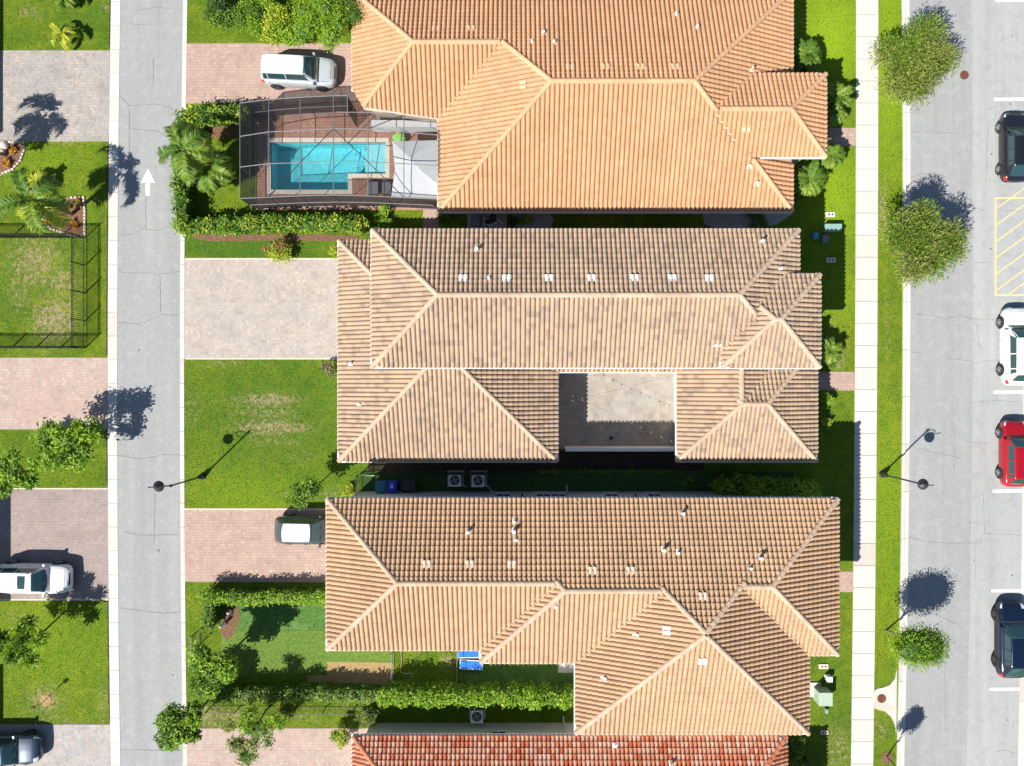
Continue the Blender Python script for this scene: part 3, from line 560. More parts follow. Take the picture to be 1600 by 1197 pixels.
def house(key, label, wings, a, tile_mat, cap_mat, mortar_mat, wall_mat, gutter_mat, kind='barrel', cl=.33, tvar=(0, 1), seed=1, wallrects=None, cap_tint=(.3, .9)):
    rnd = random.Random(seed); W0 = wings[0]
    loc = ((W0.x0 + W0.x1) / 2, (W0.y0 + W0.y1) / 2, 0)
    root = empty('house', loc, label, 'house')
    Ls = cl * NRM; TV, TF = tile_geom(a, Ls, kind); nT = len(TV)
    # deck + fascia
    dk = MB(); 
    for i, wg in enumerate(wings):
        off = .003 * i; fs, _ = wg.faces()
        for poly, u, v, o in fs:
            dk.add([(x, y, wg.z - .02 + off + SL * ((x - o[0]) * v[0] + (y - o[1]) * v[1])) for x, y in poly], [tuple(range(len(poly)))])
        rect = [(wg.x0 + .01, wg.y0 + .01), (wg.x1 - .01, wg.y0 + .01), (wg.x1 - .01, wg.y1 - .01), (wg.x0 + .01, wg.y1 - .01)]
        for n, c in wg.clips: rect = clip_poly(rect, n, c)
        dk.add([(x, y, wg.z - .18 + off) for x, y in rect][::-1], [tuple(range(len(rect)))])
    roof = dk.build('roof', M['mortar_tan'], root)
    # fascia and gutters on the open eaves
    gb = MB(); fb = MB()
    for i, wg in enumerate(wings):
        rect = [(wg.x0, wg.y0), (wg.x1, wg.y0), (wg.x1, wg.y1), (wg.x0, wg.y1)]
        for n, c in wg.clips: rect = clip_poly(rect, n, c)
        for q in range(len(rect)):
            p0 = Vector(rect[q]); p1 = Vector(rect[(q + 1) % len(rect)]); Lq = (p1 - p0).length
            if Lq < .1: continue
            d = (p1 - p0) / Lq; nn = Vector((d.y, -d.x)); m = max(1, int(Lq / .25)); run = None
            zz = lambda p: wg.z + SL * max(0, min(p.x - wg.x0, wg.x1 - p.x, p.y - wg.y0, wg.y1 - p.y))
            for k in range(m + 1):
                pm = p0 + d * (min(k + .5, m - .01) * Lq / m); o = pm + nn * .12
                vis = k < m and all(w2.height(o.x, o.y) < wg.z - .3 or (w2.z > wg.z + 1.5 and w2.height(o.x, o.y) < 90 and min(o.x - w2.x0, w2.x1 - o.x, o.y - w2.y0, w2.y1 - o.y) < .9) for w2 in wings if w2 is not wg)
                if vis and run is None: run = k
                if not vis and run is not None:
                    A = p0 + d * (run * Lq / m); B = p0 + d * (k * Lq / m); c = (A + B) / 2 + nn * .045; l = (B - A).length; rz = math.atan2(d.y, d.x)
                    za, zb = zz(A), zz(B)
                    if abs(za - zb) < .05:
                        gb.box((c.x + nn.x * .02, c.y + nn.y * .02, wg.z - .055 + .002 * i), (l + .1, .12, .075), rz)
                        nseg = int(l / .6)
                        fb.box(((A.x + B.x) / 2 - nn.x * .012, (A.y + B.y) / 2 - nn.y * .012, wg.z - .14), (l, .03, .17), rz)
                    else:
                        fb.add([(A.x, A.y, za - .2), (B.x, B.y, zb - .2), (B.x, B.y, zb - .01), (A.x, A.y, za - .01)], [(0, 1, 2, 3)])
                    run = None
    if gb.v: gb.build('gutter', gutter_mat, root)
    if fb.v: fb.build('fascia', M['fascia'], root)
    # tiles
    JV = []; JF = []; JT = []; singles = []; nb = 0
    for i, wg in enumerate(wings):
        off = .003 * i; fs, segs = wg.faces()
        for poly, u, v, o in fs:
            hp = halfplanes(poly); us = [(p[0]) * u[0] + (p[1]) * u[1] for p in poly]; vs = [(p[0] - o[0]) * v[0] + (p[1] - o[1]) * v[1] for p in poly]
            c0, c1 = math.floor(min(us) / a), math.ceil(max(us) / a); r0, r1 = 0, math.ceil(max(vs) / cl)
            Ux, Uy = u; U3 = np.array([Ux, Uy, 0.0]); V3 = np.array([v[0], v[1], SL]) / NRM; N3 = np.cross(U3, V3)
            if N3[2] < 0: N3 = -N3
            ov = o[0] * v[0] + o[1] * v[1]
            for r in range(r0, r1):
                for c in range(c0, c1):
                    t0, t1 = c * a, (c + 1) * a; w0 = r * cl; w1 = (r + 1) * cl
                    def XY(t, q): return (t * Ux + (q + ov) * v[0], t * Uy + (q + ov) * v[1])
                    cor = [XY(t0, w0), XY(t1, w0), XY(t1, w1), XY(t0, w1)]
                    full = True; out = False
                    for n, d in hp:
                        ds = [n[0] * p[0] + n[1] * p[1] - d for p in cor]
                        if max(ds) <= 0.005: out = True; break
                        if min(ds) < -.02: full = False
                    if out: continue
                    cp = cor
                    if not full:
                        for n, d in hp:
                            cp = clip_poly(cp, n, d)
                            if len(cp) < 3: break
                        if len(cp) < 3: continue
                    cx = sum(p[0] for p in cp) / len(cp); cy = sum(p[1] for p in cp) / len(cp)
                    z = wg.z + SL * ((cx - o[0]) * v[0] + (cy - o[1]) * v[1]); hid = False
                    for k, w2 in enumerate(wings):
                        if k == i: continue
                        h2 = w2.height(cx, cy)
                        if h2 < 0: continue
                        if w2.z > wg.z + 1.5:
                            if min(cx - w2.x0, w2.x1 - cx, cy - w2.y0, w2.y1 - cy) > .9: hid = True; break
                        elif h2 > z + .16: hid = True; break
                        elif h2 > z - .03 and (k < i or not full):
                            cc_ = cor if full else [(p[0] + (cx - p[0]) * .06, p[1] + (cy - p[1]) * .06) for p in cp]
                            if all(w2.height(*p) > wg.z + SL * ((p[0] - o[0]) * v[0] + (p[1] - o[1]) * v[1]) - (.004 if full else .03) for p in cc_) and (k < i or all(abs(w2.height(cx + e, cy + f) + w2.height(cx - e, cy - f) - 2 * h2) < .02 for e, f in ((.3, .3), (.3, -.3)))): hid = True; break
                    if hid: continue
                    tt = rnd.random()
                    if r == 0 and False: tt = 1
                    bx, by = XY(t0, w0); org = np.array([bx, by, wg.z + off + SL * w0])
                    Pn = org + TV[:, :1] * U3 + TV[:, 1:2] * V3 + TV[:, 2:] * N3
                    if full:
                        singles.append((z, org, U3, V3, N3, tt, Pn))
                    else:
                        pts = [tuple(p) for p in Pn]
                        for f in TF:
                            fp = [pts[q] for q in f]
                            for n, d in hp:
                                fp = clip_poly(fp, n, d)
                                if len(fp) < 3: break
                            if len(fp) < 3: continue
                            JV += fp; JF.append(tuple(range(nb, nb + len(fp)))); nb += len(fp); JT.append(tt)
    # pick the 300 highest (largest in the picture) that lie in the frame
    def inframe(p):
        k = CAMH - p[2]; return abs(p[0]) < k * .74 and abs(p[1]) < k * .553
    vis = [s_ for s_ in singles if inframe(s_[1])]; vis.sort(key=lambda q: -q[0]); pick = set(id(q) for q in vis[:300])
    variants = []
    for k in range(7):
        t = (k + .5) / 7; variants.append(mk('roof_tile', TV, [tuple(f) for f in TF], tile_mat, tint=[t] * len(TF)))
    for s_ in singles:
        z, org, U3, V3, N3, tt, Pn = s_
        if id(s_) in pick:
            o_ = put('roof_tile', variants[int(tt * 6.99)], roof, False)
            o_.matrix_basis = Matrix(((U3[0], V3[0], N3[0], org[0]), (U3[1], V3[1], N3[1], org[1]), (U3[2], V3[2], N3[2], org[2]), (0, 0, 0, 1)))
        else:
            JV += [tuple(p) for p in Pn]; JF += [tuple(nb + q for q in f) for f in TF]; JT += [tt] * len(TF); nb += nT
    jo = put('roof_tile', mk('roof_tile', JV, JF, tile_mat, tint=JT), roof, False); jo['kind'] = 'stuff'
    # ridge caps
    cn = 7; CV = []; CF = []
    for k, (yy, rr, lf) in enumerate(((0, .155, .035), (.40, .145, .015))):
        for j in range(cn):
            t = math.pi * j / (cn - 1); CV.append((-rr * math.cos(t), yy, lf + rr * .8 * math.sin(t)))
    CV += [(x * .85, 0, max(-.02, z - .05)) for x, y, z in CV[:cn]]
    CF = [(j, j + 1, cn + j + 1, cn + j) for j in range(cn - 1)] + [(2 * cn + j, 2 * cn + j + 1, j + 1, j) for j in range(cn - 1)]
    cvar = [mk('ridge_tile', CV, CF, cap_mat, tint=[cap_tint[0] + (cap_tint[1] - cap_tint[0]) * k / 4] * len(CF)) for k in range(5)]
    mb = MB(); count = 0; extra = MB()
    for i, wg in enumerate(wings):
        for A, B in wg.faces()[1]:
            A = Vector(A); B = Vector(B); L = (B - A).length; d = (B - A) / L; n = max(1, int(L / .36)); st = L / n
            x3 = d.cross(Vector((0, 0, 1))).normalized(); z3 = x3.cross(d).normalized(); run = None
            if z3.z < 0: z3 = -z3; x3 = -x3
            ok = []
            for k in range(n):
                c = A + d * (k + .5) * st; g = True; px_ = Vector((x3.x, x3.y)).normalized() * .35
                for nn, cc in wg.clips:
                    if nn[0] * c.x + nn[1] * c.y < cc + .15: g = False
                for kk, w2 in enumerate(wings):
                    if kk == i: continue
                    h2 = w2.height(c.x, c.y)
                    if h2 < 0: continue
                    if w2.z > wg.z + 1.5:
                        if min(c.x - w2.x0, w2.x1 - c.x, c.y - w2.y0, w2.y1 - c.y) > .4: g = False
                    elif h2 > c.z + .05: g = False
                    elif h2 > c.z - .06 and kk < i: g = g and not (w2.height(c.x + px_.x, c.y + px_.y) < c.z - .04 and w2.height(c.x - px_.x, c.y - px_.y) < c.z - .04)
                px_ = Vector((x3.x, x3.y)).normalized() * .35
                lows = [w_ for w_ in wings if w_.z < wg.z + 1.5]
                if g and (roof_z(lows, c.x + px_.x, c.y + px_.y) > c.z - .04 or roof_z(lows, c.x - px_.x, c.y - px_.y) > c.z - .04): g = False
                ok.append(g)
            for k in range(n):
                if not ok[k]: continue
                p = A + d * (k * st - .02) + z3 * .055
                o_ = put('ridge_tile', rnd.choice(cvar), roof, False); count += 1
                o_.matrix_basis = Matrix(((x3.x, d.x, z3.x, p.x), (x3.y, d.y, z3.y, p.y), (x3.z, d.z, z3.z, p.z), (0, 0, 0, 1)))
            k = 0
            while k < n:
                if ok[k]:
                    k2 = k
                    while k2 < n and ok[k2]: k2 += 1
                    p, q = A + d * k * st, A + d * k2 * st
                    mb.add([tuple(p + x3 * sx * .175 + z3 * sz) for p in (p, q) for sx, sz in ((-.98, -.03), (.98, -.03), (.9, .045), (-.9, .045))],
                           [(0, 1, 2, 3), (7, 6, 5, 4), (0, 4, 5, 1), (1, 5, 6, 2), (2, 6, 7, 3), (3, 7, 4, 0)]); k = k2
                else: k += 1
    mb.build('mortar_bed', mortar_mat, roof, world=False)
    # walls
    for i, wg in enumerate(wings):
        o = wg.over + .004 * i; rect = [(wg.x0 + o, wg.y0 + o), (wg.x1 - o, wg.y0 + o), (wg.x1 - o, wg.y1 - o), (wg.x0 + o, wg.y1 - o)]
        for n, c in wg.clips: rect = clip_poly(rect, n, c + wg.over)
        MB().prism(rect, -.05, wg.z - .19).build('wall', wall_mat, root)
    HOUSES[key] = dict(root=root, roof=roof, wings=wings, tiles=variants, geom=(TV, TF), a=a); return root
def tile_ramp(name, cols, blot=0, namp=.14):
    m = tinted(name, [(i / (len(cols) - 1), c) for i, c in enumerate(cols)], .85, .2, nscale=11, namp=namp, bs=.25, blot=blot); nt = m.node_tree; b = nt.nodes['Principled BSDF']
    src = b.inputs['Base Color'].links[0].from_socket; n = noise(nt, .45, 7, .72, geo(nt)); r = ramp(nt, [(.3, (.86, .87, .88)), (.5, (1, 1, 1)), (.75, (1.10, 1.08, 1.05))]); nt.links.new(n.outputs[0], r.inputs[0])
    nt.links.new(mix(nt, 1.0, src, r.outputs[0], 'MULTIPLY'), b.inputs['Base Color']); return m
T1 = tile_ramp('tile_orange', [(.45, .25, .128), (.50, .283, .154), (.475, .265, .141), (.52, .298, .167)])
T2 = tile_ramp('tile_blend', [(.285, .21, .155), (.34, .245, .172), (.385, .275, .19), (.40, .285, .192), (.425, .302, .20), (.395, .28, .19), (.375, .28, .212)])
T3 = tile_ramp('tile_tan', [(.40, .255, .150), (.435, .28, .167), (.465, .30, .182), (.415, .27, .162)])
T4 = tile_ramp('tile_red', [(.36, .085, .035), (.41, .13, .065), (.45, .20, .12), (.47, .27, .19), (.43, .17, .095), (.49, .31, .23), (.39, .11, .05)], blot=.35)
C1 = tile_ramp('cap_orange', [(.52, .29, .16), (.60, .36, .21)]); C2 = tile_ramp('cap_tan', [(.42, .29, .20), (.52, .38, .27)]); C4 = tile_ramp('cap_red', [(.45, .13, .07), (.50, .20, .12)])
def hp_px(p, q, z, keep):
    a = P(*p, z)[:2]; b = P(*q, z)[:2]; k = P(*keep, z)[:2]; n = (-(b[1] - a[1]), b[0] - a[0]); l = math.hypot(*n); n = (n[0] / l, n[1] / l); d = n[0] * a[0] + n[1] * a[1]
    if n[0] * k[0] + n[1] * k[1] < d: n = (-n[0], -n[1]); d = -d
    return (n, d)
z1 = 2.85
H1 = [Wing(686, -13, 1237, 330, z1), Wing(552, -13, 960, 186.5, z1, clips=(hp_px((568, 169), (686, 185.5), z1 + .15, (700, 50)), hp_px((553, 143), (568, 169), z1, (700, 50)))), Wing(990, 117, 1289, 245, 4.14, over=.55)]
house('H1', 'single storey house with bright orange tiled roof beside the screened pool', H1, .30, T1, C1, M['mortar_tan'], M['stucco_tan'], M['gutter_white'], seed=11)
zu = 5.85; zl = 3.05
H2 = [Wing(582, 360, 1247, 573, zu), Wing(1128, 430, 1280, 573.5, zu + .42), Wing(530, 377, 870, 720, zl), Wing(1058, 540, 1275, 720, zl), Wing(1058, 450, 1235, 720, zl), Wing(790, 470, 1150, 580, zl, over=.9)]
house('H2', 'house with blotchy beige and brown tiled roof around an open courtyard', H2, .286, T2, C2, M['mortar'], M['stucco'], M['gutter_white'], seed=12)
zt = 6.14
H3 = [Wing(900, 780, 1262, 1145, zt), Wing(752, 780, 1262, 1034, zt), Wing(512, 780, 1130, 1014, zt), Wing(960, 780, 1308, 1022, zt)]
house('H3', 'two storey house with even tan tiled roof above the blue sun loungers', H3, .284, T3, C2, M['mortar_warm'], M['stucco'], M['gutter_white'], seed=13)
H4 = [Wing(552, 1150, 1228, 1560, z1, over=.55), Wing(1100, 1218, 1272, 1430, z1)]
house('H4', 'house with mottled red and orange tiled roof cut by the bottom edge', H4, .281, T4, C4, M['mortar'], M['stucco'], M['gutter_white'], seed=14, cap_tint=(.1, .9))
# houses just past the left edge, whose eaves throw the shade along the driveways
for (x0, y0_, x1, y1_), lb in (((-420, -260, -101, 228), 'tan roofed house past the left edge above the orange flower bed'), ((-420, 828, -88, 1010), 'tan roofed house past the left edge behind the white parked car'), ((-420, 1118, -101, 1500), 'tan roofed house past the left edge behind the slate blue car')):
    wg = Wing(x0, y0_, x1, y1_, zl); c = ((wg.x0 + wg.x1) / 2, (wg.y0 + wg.y1) / 2, 0); r = empty('house', c, lb, 'house', 'houses beyond the left edge')
    mb = MB()
    for poly, u, v, o in wg.faces()[0]: mb.add([(x, y, wg.z + SL * ((x - o[0]) * v[0] + (y - o[1]) * v[1])) for x, y in poly], [tuple(range(len(poly)))])
    mb.build('roof', M['mortar_tan'], r); MB().prism([(wg.x0 + .5, wg.y0 + .5), (wg.x1 - .5, wg.y0 + .5), (wg.x1 - .5, wg.y1 - .5), (wg.x0 + .5, wg.y1 - .5)], 0, wg.z - .05).build('wall', M['stucco_tan'], r)
    MB().prism([(wg.x0, wg.y0), (wg.x1, wg.y0), (wg.x1, wg.y1), (wg.x0, wg.y1)], wg.z - .16, wg.z - .01).build('fascia', M['fascia'], r)
# roof vents (a pair of raised white tiles) and plumbing pipes
def roof_frame(key, px, py):
    Hh = HOUSES[key]; x, y, z = on_roof(Hh['wings'], px, py); e = .05
    gx = (roof_z(Hh['wings'], x + e, y) - roof_z(Hh['wings'], x - e, y)) / (2 * e); gy = (roof_z(Hh['wings'], x, y + e) - roof_z(Hh['wings'], x, y - e)) / (2 * e)
    g = Vector((gx, gy, 0)); up = Vector((round(gx / SL), round(gy / SL), 0)); 
    if up.length < .5: up = Vector((0, 1, 0))
    up.normalize(); V3 = Vector((up.x, up.y, SL)).normalized(); U3 = V3.cross(Vector((0, 0, 1))).normalized(); N3 = U3.cross(V3)
    if N3.z < 0: U3 = -U3; N3 = -N3
    return Vector((x, y, z)), U3, V3, N3
M['vent_white'] = plain('vent_white', (.80, .80, .79), .4)
M['vent_cream'] = plain('vent_cream', (.66, .52, .40), .5)
M['vent_orange'] = plain('vent_orange', (.62, .40, .24), .5)
def tile_vent(key, px, py, mat, n=2):
    p, U3, V3, N3 = roof_frame(key, px, py); a = HOUSES[key]['a']; mb = MB()
    for k in range(n):
        x0 = (k - n / 2) * a; pr = [(0.01, 0), (.02, .08), (.07, .125), (.5 * a, .14), (a - .07, .125), (a - .03, .08), (a - .02, 0)]; m_ = len(pr)
        pts = [p + U3 * (x0 + q[0]) + V3 * yy + N3 * (q[1] + zz + .02) for yy, zz in ((-.2, .05), (.22, .0)) for q in pr] + [p + U3 * (x0 + q[0]) + V3 * -.2 + N3 * .02 for q in pr]
        mb.add(pts, [(j, j + 1, m_ + j + 1, m_ + j) for j in range(m_ - 1)] + [(2 * m_ + j, 2 * m_ + j + 1, j + 1, j) for j in range(m_ - 1)])
    mb.build('roof_vent', mat, HOUSES[key]['roof'], world=False)
def pipe(key, px, py, h=.35, r=.07, mat='metal_white'):
    p, U3, V3, N3 = roof_frame(key, px, py); mb = MB(); mb.cyl(tuple(p + Vector((0, 0, -.05))), r * 1.35, r, .17, 12); mb.cyl((p.x, p.y, p.z + .11), r, r, h, 12); mb.cyl((p.x, p.y, p.z + .1 + h), r * 1.15, r * 1.05, .05, 12)
    V = [p + U3 * sx * .17 + V3 * sy * .22 + N3 * sz for sz in (.03, .10) for sx, sy in ((-.8, -.8), (.8, -.8), (.8, .8), (-.8, .8))]
    mb.add(V, [(4, 5, 6, 7), (0, 1, 5, 4), (1, 2, 6, 5), (2, 3, 7, 6), (3, 0, 4, 7)])
    mb.build('vent_pipe', M[mat], HOUSES[key]['roof'], world=False)
for x in (724, 792, 858, 924, 991, 1050, 1108): tile_vent('H2', x, 436, M['vent_white'])
for x, y in ((667, 882), (734, 882), (800, 882), (926, 892), (985, 892), (1098, 932), (1042, 984), (1098, 1031)): tile_vent('H3', x, y, M['vent_white'] if y > 950 else M['vent_cream'])
for x, y in ((682, 47), (736, 47), (891, 107), (946, 107), (1001, 107), (1055, 107), (818, 133), (1166, 201)): tile_vent('H1', x, y, M['vent_orange'])
for a in (('H2', 745, 391, .32, .09), ('H2', 764, 435, .12, .06), ('H2', 1188, 378, .34, .08), ('H2', 549, 568, .2, .08), ('H2', 562, 632, .18, .07), ('H2', 1218, 420, .25, .05),
          ('H3', 731, 830, .34, .09), ('H3', 803, 829, .34, .1), ('H3', 804, 815, .12, .07), ('H3', 805, 843, .12, .07), ('H3', 1065, 801, .34, .09), ('H3', 1036, 858, .34, .09), ('H3', 1059, 863, .15, .07),
          ('H3', 1186, 870, .4, .08), ('H3', 1171, 887, .15, .07), ('H3', 944, 1058, .15, .10), ('H3', 994, 990, .12, .07), ('H3', 868, 946, .1, .06),
          ('H1', 849, 53, .2, .07), ('H1', 865, 68, .2, .07), ('H1', 831, 66, .1, .05), ('H1', 1055, 24, .2, .07), ('H1', 1088, 44, .2, .07), ('H1', 1173, 110, .3, .06), ('H1', 1181, 287, .2, .06), ('H1', 1170, 260, .12, .06), ('H4', 1048, 1192, .3, .07), ('H4', 960, 1163, .15, .05)): pipe(*a)
def flash(key, px, py, l, wd): 
    p, U3, V3, N3 = roof_frame(key, px, py); MB().box((p.x, p.y, p.z + .13), (l, wd, .03)).build('flashing', M['metal_white'], HOUSES[key]['roof'], world=False)
flash('H2', 1119, 540, .55, .16)
# windows on the shaded north wall of H3 and the wall of H4
def window(key, px, pyw, wd, z0, z1, yw=None):
    root = HOUSES[key]['root']; x = P(px, 0, 1.5)[0]
    f = MB()
    for q in ((x - wd / 2, .05), (x + wd / 2, .05), (x, .04)): f.box((q[0], yw + .01, (z0 + z1) / 2), (.05, .03, z1 - z0))
    f.box((x, yw + .012, z0), (wd + .05, .034, .07)); f.box((x, yw + .012, z1), (wd + .05, .034, .07))
    fr = f.build('window', M['plastic_white'], root); MB().box((x, yw + .004, (z0 + z1) / 2), (wd - .05, .02, z1 - z0 - .05)).build('pane', M['pool_glass'], fr)
    MB().box((x, yw + .07, z0 - .06), (wd + .1, .07, .05)).build('window_sill', M['stucco'], fr)
yn = H3[3].y1 - .5
for px, wd in ((786, .95), (849, .95), (872, .95), (955, .85), (1021, .85)): window('H3', px, 0, wd, 1.0, 2.2, yn)
yn4 = H4[0].y1 - .55
window('H4', 779, 0, 1.0, 1.2, 2.2, yn4)
o = MB().box((P(779, 0, 2.3)[0], yn4 + .14, 2.36), (1.15, .3, .08)).build('window_canopy', M['plastic_white'], HOUSES['H4']['root'])
def downspout(key, px, yw, z1, off=.12):
    x = P(px, 0, 1)[0]; MB().tube([(x, yw + .5, z1), (x, yw + .25, z1 - .3), (x, yw + off, z1 - .6), (x, yw + off, .15), (x, yw + off + .35, .05)], .045, 6).build('downspout', M['gutter_white'], HOUSES[key]['root'])
downspout('H4', 882, yn4, 2.7); downspout('H3', 887, yn, 6.0)
for px in (816, 993): MB().box((P(px, 0, 2.4)[0], yn + .1, 2.4), (.12, .2, .25)).build('wall_lamp', M['metal_black'], HOUSES['H3']['root'])
# courtyard wall and boundary walls
w_ = empty('garden_wall', P(965, 703), 'low white capped wall closing the bottom of the paved courtyard', 'wall')
c0 = P(884, 703, 2.1); c1 = P(1075, 703, 2.1); MB().box(((c0[0] + c1[0]) / 2, c0[1], 1.02), (c1[0] - c0[0], .15, 2.04)).build('wall_panel', M['stucco'], w_)
MB().box(((c0[0] + c1[0]) / 2, c0[1], 2.075), (c1[0] - c0[0] + .04, .2, .06)).build('coping', M['gutter_white'], w_)

# ------------------------------------------------------------------ vegetation
def leaves(blobs, n, size, mat, aspect=2.0, up=.8, shell=.55, name='crown', parent=None, outward=False, tlo=0.0, thi=1.0, droop=0.0):
    """blobs: list of (x,y,z,rx,ry,rz). n leaf quads spread through their volume"""
    B = np.array(blobs, float); vol = (B[:, 3] * B[:, 4] * B[:, 5]) ** .75; k = rng.choice(len(B), n, p=vol / vol.sum()); b = B[k]
    d = rng.normal(size=(n, 3)); d /= np.linalg.norm(d, axis=1)[:, None]; r = (shell + (1 - shell) * rng.random(n)) * np.where(rng.random(n) < .06, 1.12, 1.0)
    lump = 1 + .13 * np.sin(d[:, 0] * 6 + k) * np.sin(d[:, 1] * 5 + 2 * k) + .08 * np.sin(d[:, 0] * 13 + d[:, 1] * 11)
    c = b[:, :3] + d * b[:, 3:] * (r * lump)[:, None]; keep = c[:, 2] > .03; c = c[keep]; d = d[keep]; n = len(c); kk = k[keep]
    if outward: a = d + rng.normal(size=(n, 3)) * .45
    else: a = rng.normal(size=(n, 3)); a[:, 2] *= .5
    a[:, 2] -= droop; a /= np.linalg.norm(a, axis=1)[:, None]
    nn = rng.normal(size=(n, 3)) * .75; nn[:, 2] += .4 + up * 2; nn += d * .5; q = np.cross(a, nn); q /= (np.linalg.norm(q, axis=1)[:, None] + 1e-9)
    L = size * rng.uniform(.6, 1.25, n)[:, None]; Wd = L / aspect; up_ = np.cross(q, a)
    V = np.empty((n, 4, 3)); V[:, 0] = c - a * L * .5; V[:, 1] = c + q * Wd * .5 + up_ * L * .06; V[:, 2] = c + a * L * .5; V[:, 3] = c - q * Wd * .5 + up_ * L * .06
    t = np.clip(rng.normal(.5, .2, n) + .12 * np.sin(kk * 2.4), 0, 1); t = tlo + (thi - tlo) * t
    return put(name, mk(name, V.reshape(-1, 3), np.arange(n * 4).reshape(-1, 4), mat, tint=t), parent)
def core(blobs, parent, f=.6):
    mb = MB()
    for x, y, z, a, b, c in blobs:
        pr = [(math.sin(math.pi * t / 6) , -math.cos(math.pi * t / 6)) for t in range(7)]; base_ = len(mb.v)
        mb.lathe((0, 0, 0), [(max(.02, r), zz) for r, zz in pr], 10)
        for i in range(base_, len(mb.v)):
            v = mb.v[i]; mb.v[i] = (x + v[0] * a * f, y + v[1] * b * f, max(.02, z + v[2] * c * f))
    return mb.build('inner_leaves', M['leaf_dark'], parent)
def blobfield(cx, cy, z, R_, Rz, n, rb, seed=0, ell=1.0):
    r = random.Random(seed); out = []
    for i in range(n):
        a = 2 * math.pi * (i + r.random() * .6) / n * 1.618 * 3; q = math.sqrt((i + .3) / n) * (R_ - rb * .75); rr = rb * r.uniform(.75, 1.2)
        out.append((cx + q * math.cos(a) * ell, cy + q * math.sin(a), z + (Rz) * (1 - (q / R_) ** 2) * .6 + r.uniform(-.25, .2) * rb, rr, rr, rr * .75))
    return out
def tree(name, label, cat, base_px, crown_px, zc, R_, mats, nleaf=5000, size=.2, trunk_r=.09, aspect=2.2, nb=14, rb=None, Rz=1.0, group=None, seed=0, ell=1.0, outward=False, shell=.35, up=.4, droop=0.0, dark_core=.0, bark='bark'):
    b = P(*base_px); root = empty(name, b, label, cat, group); c = P(*crown_px, zc); rb = rb or R_ * .38
    bl = blobfield(c[0], c[1], zc, R_, Rz, nb, rb, seed, ell)
    tk = MB(); top = Vector((c[0], c[1], zc - rb * .2)); bb = Vector(b); tk.tube([bb - Vector((0, 0, .05)), bb.lerp(top, .35) + Vector((.03, .02, 0)), bb.lerp(top, .75), top], trunk_r, 8, r1=trunk_r * .5); tk.build('trunk', M[bark], root)
    rr = random.Random(seed + 5); lb = MB()
    for q in bl[::max(1, len(bl) // 9)]:
        s0 = bb.lerp(top, rr.uniform(.45, .85)); e = Vector(q[:3]); lb.tube([s0, s0.lerp(e, .5) + Vector((0, 0, .1)), e], trunk_r * .45, 5, r1=.012)
    lb.build('limbs', M[bark], root)
    ms = mats if isinstance(mats, (list, tuple)) else [mats]
    for i, m_ in enumerate(ms): leaves(bl[i::len(ms)] if len(ms) > 1 else bl, nleaf // len(ms), size, M[m_], aspect, up, shell, 'crown', root, outward, droop=droop)
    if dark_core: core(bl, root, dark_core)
    return root
def bush(name, label, cat, px, py, R_, h, mats, nleaf=1200, size=.16, aspect=2, nb=7, group=None, seed=0, ell=1.0, shell=.3, dark=.45):
    c = P(px, py, h * .6); b = (c[0], c[1], 0); root = empty(name, b, label, cat, group)
    bl = [(x, y, max(h * .3, z * .9), a, b_, min(c_, h * .45)) for x, y, z, a, b_, c_ in blobfield(c[0], c[1], h * .45, R_, h * .4, nb, R_ * .42, seed, ell)]
    MB().tube([b, (b[0] + .05, b[1], h * .5)], .04, 6).build('stem', M['bark'], root)
    ms = mats if isinstance(mats, (list, tuple)) else [mats]
    for i, m_ in enumerate(ms): leaves(bl[i::len(ms)], nleaf // len(ms), size, M[m_], aspect, .4, shell, 'foliage', root)
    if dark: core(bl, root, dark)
    return root
def hedge(label, runs, h, wd, mat, size=.17, dens=150, group=None, jag=.10, aspect=1.7, mat2=None):
    """runs: polyline in pixels of the top centre line"""
    pts = [P(x, y, h * .85) for x, y in runs]; c = pts[len(pts) // 2]; root = empty('hedge', (pts[0][0], pts[0][1], 0), label, 'hedge', group); bl = []; cm = MB()
    for (a, b) in zip(pts[:-1], pts[1:]):
        A = Vector(a[:2]); B = Vector(b[:2]); L = (B - A).length; n = max(1, int(L / (wd * .42))); d = (B - A) / L; nn = Vector((-d.y, d.x))
        for i in range(n + 1):
            p = A.lerp(B, i / n) + nn * random.uniform(-.06, .06) * wd; hh = h * random.uniform(1 - jag, 1 + jag * .5); ww = wd * random.uniform(.42, .58)
            bl.append((p.x, p.y, hh * .72, ww, ww, hh * .30)); bl.append((p.x, p.y, hh * .34, ww * .95, ww * .95, hh * .34))
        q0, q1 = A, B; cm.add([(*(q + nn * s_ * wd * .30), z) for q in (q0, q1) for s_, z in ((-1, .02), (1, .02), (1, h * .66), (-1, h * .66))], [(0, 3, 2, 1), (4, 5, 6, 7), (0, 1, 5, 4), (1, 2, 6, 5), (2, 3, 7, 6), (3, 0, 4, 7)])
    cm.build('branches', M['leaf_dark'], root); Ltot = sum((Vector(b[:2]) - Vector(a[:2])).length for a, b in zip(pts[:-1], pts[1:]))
    n = int(Ltot * (wd + h * 1.1) * dens * 1.5)
    if mat2: leaves(bl[::3], n // 3, size, M[mat2], aspect, .6, .55, 'foliage', root)
    leaves(bl, n, size, M[mat], aspect, .6, .55, 'foliage', root); return root
